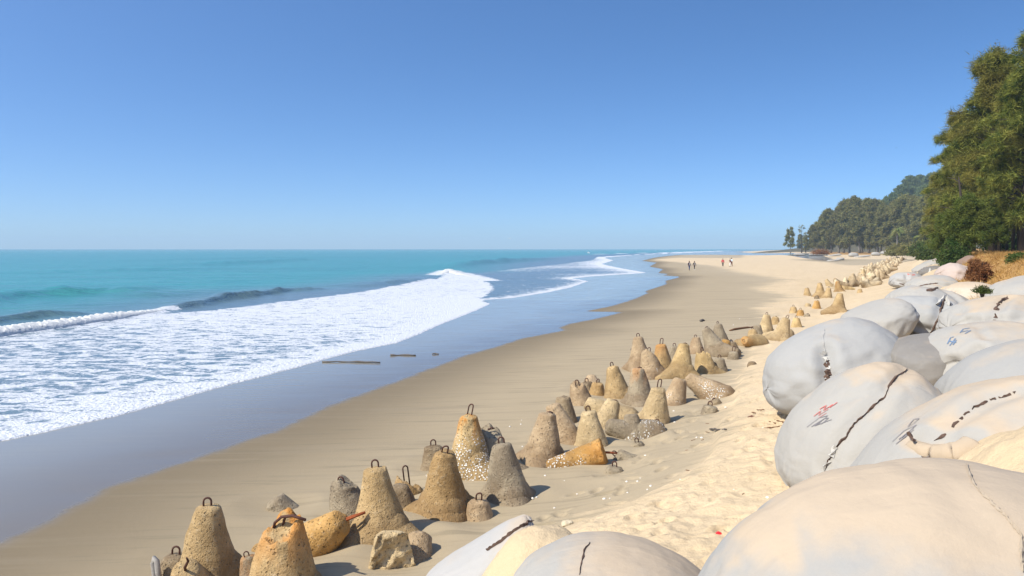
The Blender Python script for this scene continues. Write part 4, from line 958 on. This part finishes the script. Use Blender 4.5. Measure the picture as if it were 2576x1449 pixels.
        c = np.repeat(cc, n // kc, 0); c = c + rr.normal(size=c.shape) * .17 * rx; c[:, 2] = np.maximum(c[:, 2], .02)
        dd = rr.normal(size=c.shape) + np.array([0, 0, .4]); dd /= np.linalg.norm(dd, axis=1)[:, None]; p = np.cross(dd, rr.normal(size=c.shape)); p /= np.linalg.norm(p, axis=1)[:, None]
        obj('foliage', tris_mesh('foliage', np.stack([c - p * w * .5, c + p * w * .5, c + dd * l * (.7 + .8 * rr.random((len(c), 1)))], 1), mat), None, e)
    bush('green_bush', 2402, 668, 58, 1.0, 1.75, M_BUSH, 9000, 'tall dark green bush between the sandbags and the orange mound', 1)
    bush('red_shrub', 2462, 704, 33, .40, .80, M_REDB, 6000, 'reddish brown shrub on the edge of the orange mound', 2, .05, .13)
    bush('green_bush', 2345, 652, 110, 2.0, 1.4, M_BUSH, 5000, 'low rounded green bush at the far end of the sandbag row', 3, .16, .25)
    bush('green_bush', 2560, 650, 84, 3.2, 2.2, M_BUSH, 6000, 'dark undergrowth between the trunks at the back of the grove', 12, .14, .3)
    bush('dry_bush', 2385, 646, 80, .8, 1.9, M_REDB, 4000, 'dry brown bush left of the tall dark green one', 4, .05, .18)
    bush('green_bush', 2300, 640, 190, 3.5, 2.2, M_FAR, 4000, 'olive bush row at the foot of the far casuarinas', 5, .3, .45)
    bush('green_bush', 2330, 642, 160, 3.0, 2.4, M_BUSH, 4000, 'dark bush beside the torn far sandbag', 6, .25, .4)
    bush('green_bush', 2270, 641, 230, 4.0, 2.2, M_FAR, 4000, 'low olive scrub under the far palm', 7, .35, .5)
    bush('green_bush', 2370, 640, 120, 2.2, 3.0, M_CASG, 5000, 'leafy green bush under the greyer casuarina', 8, .16, .3)
    bush('green_shrub', 2570, 662, 34, .5, .35, M_BUSH, 3000, 'small green shrub on the mound at the right edge', 9, .06, .12)
    bush('green_weed', 2471, 738, 22, .22, .16, M_BUSH, 600, 'tiny green weed growing between two pale sandbags', 10, .03, .07)
    bush('driftwood_scrub', 2062, 639, 300, 3.0, 1.2, M_REDB, 1500, 'brown tangle of scrub at the left end of the far tree line', 11, .2, .5)
    # dry grass over the mound
    n = 30000; g = np.random.default_rng(3); Yg = 24 + 46 * g.random(n) ** 1.2; qg = 3.1 + 8 * g.random(n); xg = .51 * Yg - 1.7 + qg / .891
    keep = vn(xg * .7, Yg * .7, seed=77) > -.35; xg, Yg = xg[keep], Yg[keep]; zg = ground(xg, Yg, True); c = np.stack([xg, Yg, zg - .01], -1)
    d = g.normal(size=c.shape) * np.array([.9, .9, .2]) + np.array([-.2, -.1, .75]); d /= np.linalg.norm(d, axis=1)[:, None]; p = np.cross(d, g.normal(size=c.shape)); p /= np.linalg.norm(p, axis=1)[:, None]
    l = (.12 + .28 * g.random((len(c), 1))); T = np.stack([c - p * .014, c + p * .014, c + d * l], 1)
    tag(obj('dry_grass', tris_mesh('dry_grass', T, M_STRAW), None), 'dry orange grass covering the mound under the grove', 'grass', None, 'stuff')

place_trees()

# ------------------------------------------------------------------ people, far down the beach
def skin(name, chains, mat, parent, sub=1):
    vs, es, rs, idx = [], [], [], {}
    for ch in chains:
        prev = None
        for (p, r) in ch:
            k = tuple(round(c, 4) for c in p)
            if k not in idx: idx[k] = len(vs); vs.append(p); rs.append(r)
            if prev is not None and prev != idx[k]: es.append((prev, idx[k]))
            prev = idx[k]
    me = bpy.data.meshes.new(name); me.from_pydata(vs, es, []); o = bpy.data.objects.new(name, me); COL.objects.link(o); o.parent = parent
    md = o.modifiers.new('skin', 'SKIN'); md.use_smooth_shade = True
    for i, sv in enumerate(me.skin_vertices[0].data): sv.radius = (rs[i] if hasattr(rs[i], '__len__') else (rs[i], rs[i])); sv.use_root = (i == 0)
    s = o.modifiers.new('sub', 'SUBSURF'); s.levels = sub; s.render_levels = sub
    me.materials.append(mat); return o

def person(u, v, label, face, top, legs, shoe, hgt=1.7, step=.10, arms='down', inner=None, capc=(.02, .018, .016)):
    P = gp(u, v); e = empty('person', P, label, 'person', 'people walking on the far beach'); e.rotation_euler = (0, 0, R_(face)); k = hgt / 1.75; e.scale = (k, k, k)
    skinm = plain('skin', (.20, .11, .07), .6, .1); tm = plain('shirt_cloth', top, .9, .15); lm = plain('trouser_cloth', legs, .9, .15); sm = plain('shoe', shoe, .7, .1); hm = plain('hair', capc, .7, .2)
    pelvis = (0, 0, .95); chest = (0, 0, 1.28); neck = (0, .01, 1.48); head = (0, .03, 1.60); crown_ = (0, .03, 1.70)
    ch = [[(pelvis, .12), (chest, .13), (neck, .05), (head, (.085, .095)), (crown_, .06)]]
    cloth = [[((0, 0, .90), (.17, .12)), ((0, 0, 1.12), (.165, .12)), ((0, 0, 1.34), (.18, .125)), ((0, 0, 1.43), .09)]]
    trous = [[((0, 0, .98), (.15, .115)), ((0, 0, .88), (.16, .12))]]; shoes = []
    for s in (-1, 1):
        f = s * step; knee = (s * .10, f * .6 + .03, .50); ank = (s * .11, f, .09)
        ch.append([(pelvis, .12), ((s * .09, 0, .88), .085), (knee, .055), (ank, .04), ((s * .12, f + .14, .035), .035)])
        trous.append([((0, 0, .88), (.16, .12)), ((s * .095, 0, .82), .10), (knee, .075), ((s * .11, f, .12), .06)])
        shoes.append([((s * .11, f - .06, .045), .045), ((s * .115, f + .06, .05), .05), ((s * .12, f + .19, .035), .035)])
        sh = (s * .20, 0, 1.40)
        if arms == 'hold' : el, wr = (s * .27, -.02, 1.12), (s * .10, .24, 1.10)
        elif arms == 'point' and s < 0: el, wr = (-.30, .16, 1.28), (-.32, .44, 1.30)
        else: el, wr = (s * .27, -.03 - f * .4, 1.12), (s * .28, .06 - f * .8, .88)
        wv, ev = Vector(wr), Vector(el); dr = (wv - ev).normalized(); sd = Vector((0, 1, 0)) if abs(dr.y) < .7 else Vector((1, 0, 0)); palm = wv + dr * .08
        ch.append([(chest, .13), (sh, .06), (el, .042), (wr, .03), (tuple(palm), .034)])
        for q in range(4): b0 = palm + sd * (.027 * (q - 1.5)); ch.append([(tuple(palm), .034), (tuple(b0 + dr * .03), .010), (tuple(b0 + dr * (.085 - .01 * abs(q - 1.4)) + Vector((0, .012, 0))), .008)])
        ch.append([(tuple(wv + dr * .03), .030), (tuple(wv + dr * .06 + sd * .05), .011), (tuple(wv + dr * .10 + sd * .065), .009)])
        cloth.append([((0, 0, 1.34), (.18, .125)), (sh, .078), (el, .058), (tuple(wv - dr * .02), .045)])
    body = skin('body', ch, skinm, e); skin('shirt', cloth, tm, e); skin('trousers', trous, lm, e)
    for q in shoes: skin('shoe', [q], sm, e)
    b = MB(); b.ellipsoid((0, .015, 1.685), (.10, .11, .085), 14, 10, .06, 3); b.build('hair', hm, e)
    f = MB(); f.ellipsoid((0, .125, 1.60), (.014, .02, .022), 8, 6); f.ellipsoid((-.035, .112, 1.625), (.012, .008, .007), 8, 6); f.ellipsoid((.035, .112, 1.625), (.012, .008, .007), 8, 6); f.ellipsoid((0, .113, 1.555), (.025, .008, .007), 8, 6); f.ellipsoid((-.09, .03, 1.60), (.012, .02, .03), 8, 6); f.ellipsoid((.09, .03, 1.60), (.012, .02, .03), 8, 6)
    f.build('face', skinm, e)
    if inner: q = MB(); q.ellipsoid((.0, .125, 1.2), (.075, .03, .22), 12, 10); q.build('shirt_front', plain('white_cloth', inner, .9, .08), e)
    return e

def place_people():
    person(1734, 679.9, 'person in a dark purple jacket over a white shirt and blue jeans', 215, (.045, .022, .05), (.035, .06, .16), (.03, .03, .03), 1.72, .08, 'down', (.75, .75, .75))
    person(1747, 678.7, 'person all in black with white shoes, mid step', 205, (.012, .011, .013), (.014, .012, .013), (.75, .75, .75), 1.62, .20, 'down', (.70, .68, .68))
    person(1818.4, 671.2, 'person in a bright red shirt and black trousers', 170, (.45, .012, .02), (.012, .012, .018), (.70, .68, .62), 1.70, .12, 'down', (.6, .12, .14))
    person(1837.0, 670.7, 'person in a maroon top and white trousers pointing seaward', 105, (.10, .012, .022), (.75, .72, .66), (.06, .05, .04), 1.66, .08, 'point')
    person(1840.6, 670.2, 'person in a pale blue shirt and dark red trousers and a cap', 120, (.55, .66, .70), (.10, .02, .014), (.05, .04, .04), 1.82, .10, 'hold', None, (.03, .012, .012))
place_people()

# ------------------------------------------------------------------ small things
def place_small():
    r = random.Random(4)
    def log(pts, rad, lb, mat=M_WOOD, name='driftwood', cat='driftwood', grp=None, lift=.02):
        P = []
        for (u, v) in pts: q = gp(u, v); P.append(q)
        b = MB(); n = 9; o = P[0]; line = []
        for i in range(n):
            t = i / (n - 1) * (len(P) - 1); k = min(int(t), len(P) - 2); q = P[k].lerp(P[k + 1], t - k) - o
            line.append((q.x + r.uniform(-1, 1) * rad, q.y + r.uniform(-1, 1) * rad, q.z + lift + r.uniform(0, 1) * rad * .8))
        b.tube(line, [rad * r.uniform(.6, 1.25) for _ in line], 8)
        tag(b.build(name, mat, None, loc=o), lb, cat, grp)
    log([(812,912),(880,912),(955,914)], .028, 'long thin piece of driftwood at the edge of the foam')
    log([(980,896),(1012,895),(1046,896)], .036, 'dark driftwood stick on the wet sand right of the long one')
    log([(1089,892),(1104,892)], .03, 'short dark stub of wood on the wet sand')
    log([(1762,810),(1771,807)], .06, 'small dark stick on the sand above the leaning grey tetrapod')
    log([(1835,833),(1880,826),(1905,824)], .05, 'pale weathered branch lying behind the far end of the row', M_TWIG)
    log([(1783,1083),(1830,1085)], .02, 'thin dark stick lying across the dry sand path')
    log([(1590,883),(1600,883)], .05, 'tiny dark chip of wood left of the upper cluster')
    tw = 'thin dry twig among the litter beside the scribbled sandbag'
    for i in range(34):
        u, v = r.uniform(1868, 2035), r.uniform(1032, 1080); a = r.uniform(-.5, .5); L = r.uniform(8, 34)
        log([(u, v), (u + L * math.cos(a), v + L * math.sin(a) * .5)], .007 + .006 * r.random(), tw, M_TWIG, 'twig', 'twig', 'twigs in the litter', .01)
    for i in range(26):
        u, v = r.uniform(1700, 1960), r.uniform(1050, 1260); L = r.uniform(4, 12)
        log([(u, v), (u + L, v + r.uniform(-3, 3))], .006, 'tiny brown twig scattered on the open dry sand', M_TWIG, 'twig', 'twig', 'twigs on the open sand', .005)
    shell = MB(); shell.ellipsoid((0, 0, .006), (.022, .017, .012), 9, 6, .2, 3); sm_ = mesh('shell', np.concatenate(shell.v), shell.f); sm_.materials.append(plain('shell', (.66, .62, .55), .6, .15, 40))
    for i in range(70):
        u, v = r.uniform(1250, 1950), r.uniform(800, 1300)
        if v < 1500 - .45 * u + 120: v = r.uniform(1050, 1280)
        q = gp(u, v); k = r.uniform(.7, 1.6)
        tag(obj('shell', sm_, None, None, q, (0, 0, r.uniform(0, 6)), (k, k, k)), 'tiny pale shell fragment scattered on the open sand', 'shell', 'shells on the open sand')
    def scrap(u, v, s, col, lb, name='litter_scrap'):
        q = gp(u, v); b = MB(); b.ellipsoid((0, 0, s * .35), (s, s * .8, s * .5), 10, 7, .35, int(u), 2.2)
        tag(b.build(name, plain(name, col, .7, .2, 20), None, False, loc=q), lb, 'litter')
    scrap(1808, 1345, .035, (.62, .02, .03), 'small bright red scrap on the sand beside the corner sandbag')
    scrap(2012, 1036, .09, (.75, .74, .70), 'crumpled white scrap in the twig litter')
    scrap(2032, 1042, .07, (.08, .12, .20), 'blue grey scrap at the edge of the scribbled sandbag')
    scrap(1890, 1052, .06, (.12, .04, .025), 'dark red husk in the twig litter')
    scrap(1980, 1085, .05, (.10, .02, .015), 'small dark red tin shape on the sand')
    scrap(1980, 1127, .06, (.20, .11, .05), 'brown curled leaf against the scribbled sandbag')
    scrap(1428, 1324, .085, (.50, .42, .29), 'small block of concrete rubble beside the torn bag end', 'rubble_block')
    scrap(1955, 923, .05, (.06, .07, .14), 'dark blue scrap under the round sandbag')
    # rope and broken tip in the lower left corner
    q = gp(395, 1458); b = MB(); b.tube([(0, 0, -.2), (-.03, 0, .08), (-.05, .01, .20), (-.035, 0, .26), (0, -.01, .23), (.02, -.02, .10), (.06, -.02, -.1)], [.03, .035, .035, .032, .033, .035, .035], 9)
    tag(b.build('frayed_rope', plain('old_rope', (.30, .28, .25), .95, .4, 40), None, loc=q), 'frayed grey rope loop standing up in the lower left corner', 'rope')
    tetra('pale crumbling broken tip wrapped in grey rags with a slim loop, bottom edge', 616, 1408, 640, 1475, -.1, 0, 'grey', .2, 1, 'arch', 's', 90, sc=.6, rb=.15)
    # birds
    def gull(u, v, Y, span, col, lb, rz):
        p = at(u, v, Y); e = empty('seagull', p, lb, 'bird', 'seabirds in flight'); e.rotation_euler = (0, .3, rz); m = plain('plumage', col, .8, .1)
        b = MB(); b.ellipsoid((0, 0, 0), (.055 * span, .2 * span, .055 * span), 12, 8); b.ellipsoid((0, .2 * span, .02 * span), (.04 * span, .06 * span, .04 * span), 10, 7); b.build('body', m, e)
        for s in (-1, 1):
            w = MB(); w.add([(0, .07 * span, 0), (0, -.07 * span, 0), (s * .25 * span, .09 * span, .10 * span), (s * .25 * span, -.05 * span, .10 * span), (s * .5 * span, -.02 * span, .05 * span), (0, .05 * span, .02 * span), (s * .25 * span, .05 * span, .118 * span)], [(0, 1, 3, 2), (2, 3, 4), (0, 5, 6, 2), (5, 1, 3, 6), (2, 6, 4), (6, 3, 4)]); w.build('wing', m, e)
    gull(1282, 600, 230, 1.3, (.85, .85, .85), 'white gull flying just above the horizon', .6)
    gull(1481, 636, 150, 1.2, (.85, .85, .85), 'white gull skimming low over the waves', 1.2)
    gull(2255, 372, 150, .5, (.03, .03, .03), 'tiny dark bird high in front of the grove', 0)
place_small()

# ------------------------------------------------------------------ the air
hb = MB(); x0, x1, y0, y1, z0, z1 = -10500, 10500, -60, 7400, -6, 95
hb.add([(x0,y0,z0),(x1,y0,z0),(x1,y1,z0),(x0,y1,z0),(x0,y0,z1),(x1,y0,z1),(x1,y1,z1),(x0,y1,z1)], [(3,2,1,0),(4,5,6,7),(0,1,5,4),(1,2,6,5),(2,3,7,6),(3,0,4,7)])
hm = bpy.data.materials.new('haze'); hm.use_nodes = True; hn = hm.node_tree
hn.nodes.remove(hn.nodes['Principled BSDF'])
vol = hn.nodes.new('ShaderNodeVolumePrincipled'); vol.inputs['Color'].default_value = (.62, .85, 1.0, 1); vol.inputs['Density'].default_value = .00026
vol.inputs['Anisotropy'].default_value = 0.0
hn.links.new(vol.outputs[0], hn.nodes['Material Output'].inputs['Volume'])
tag(hb.build('haze', hm, None, False), 'thin blue sea haze in the air', None, None, 'stuff')
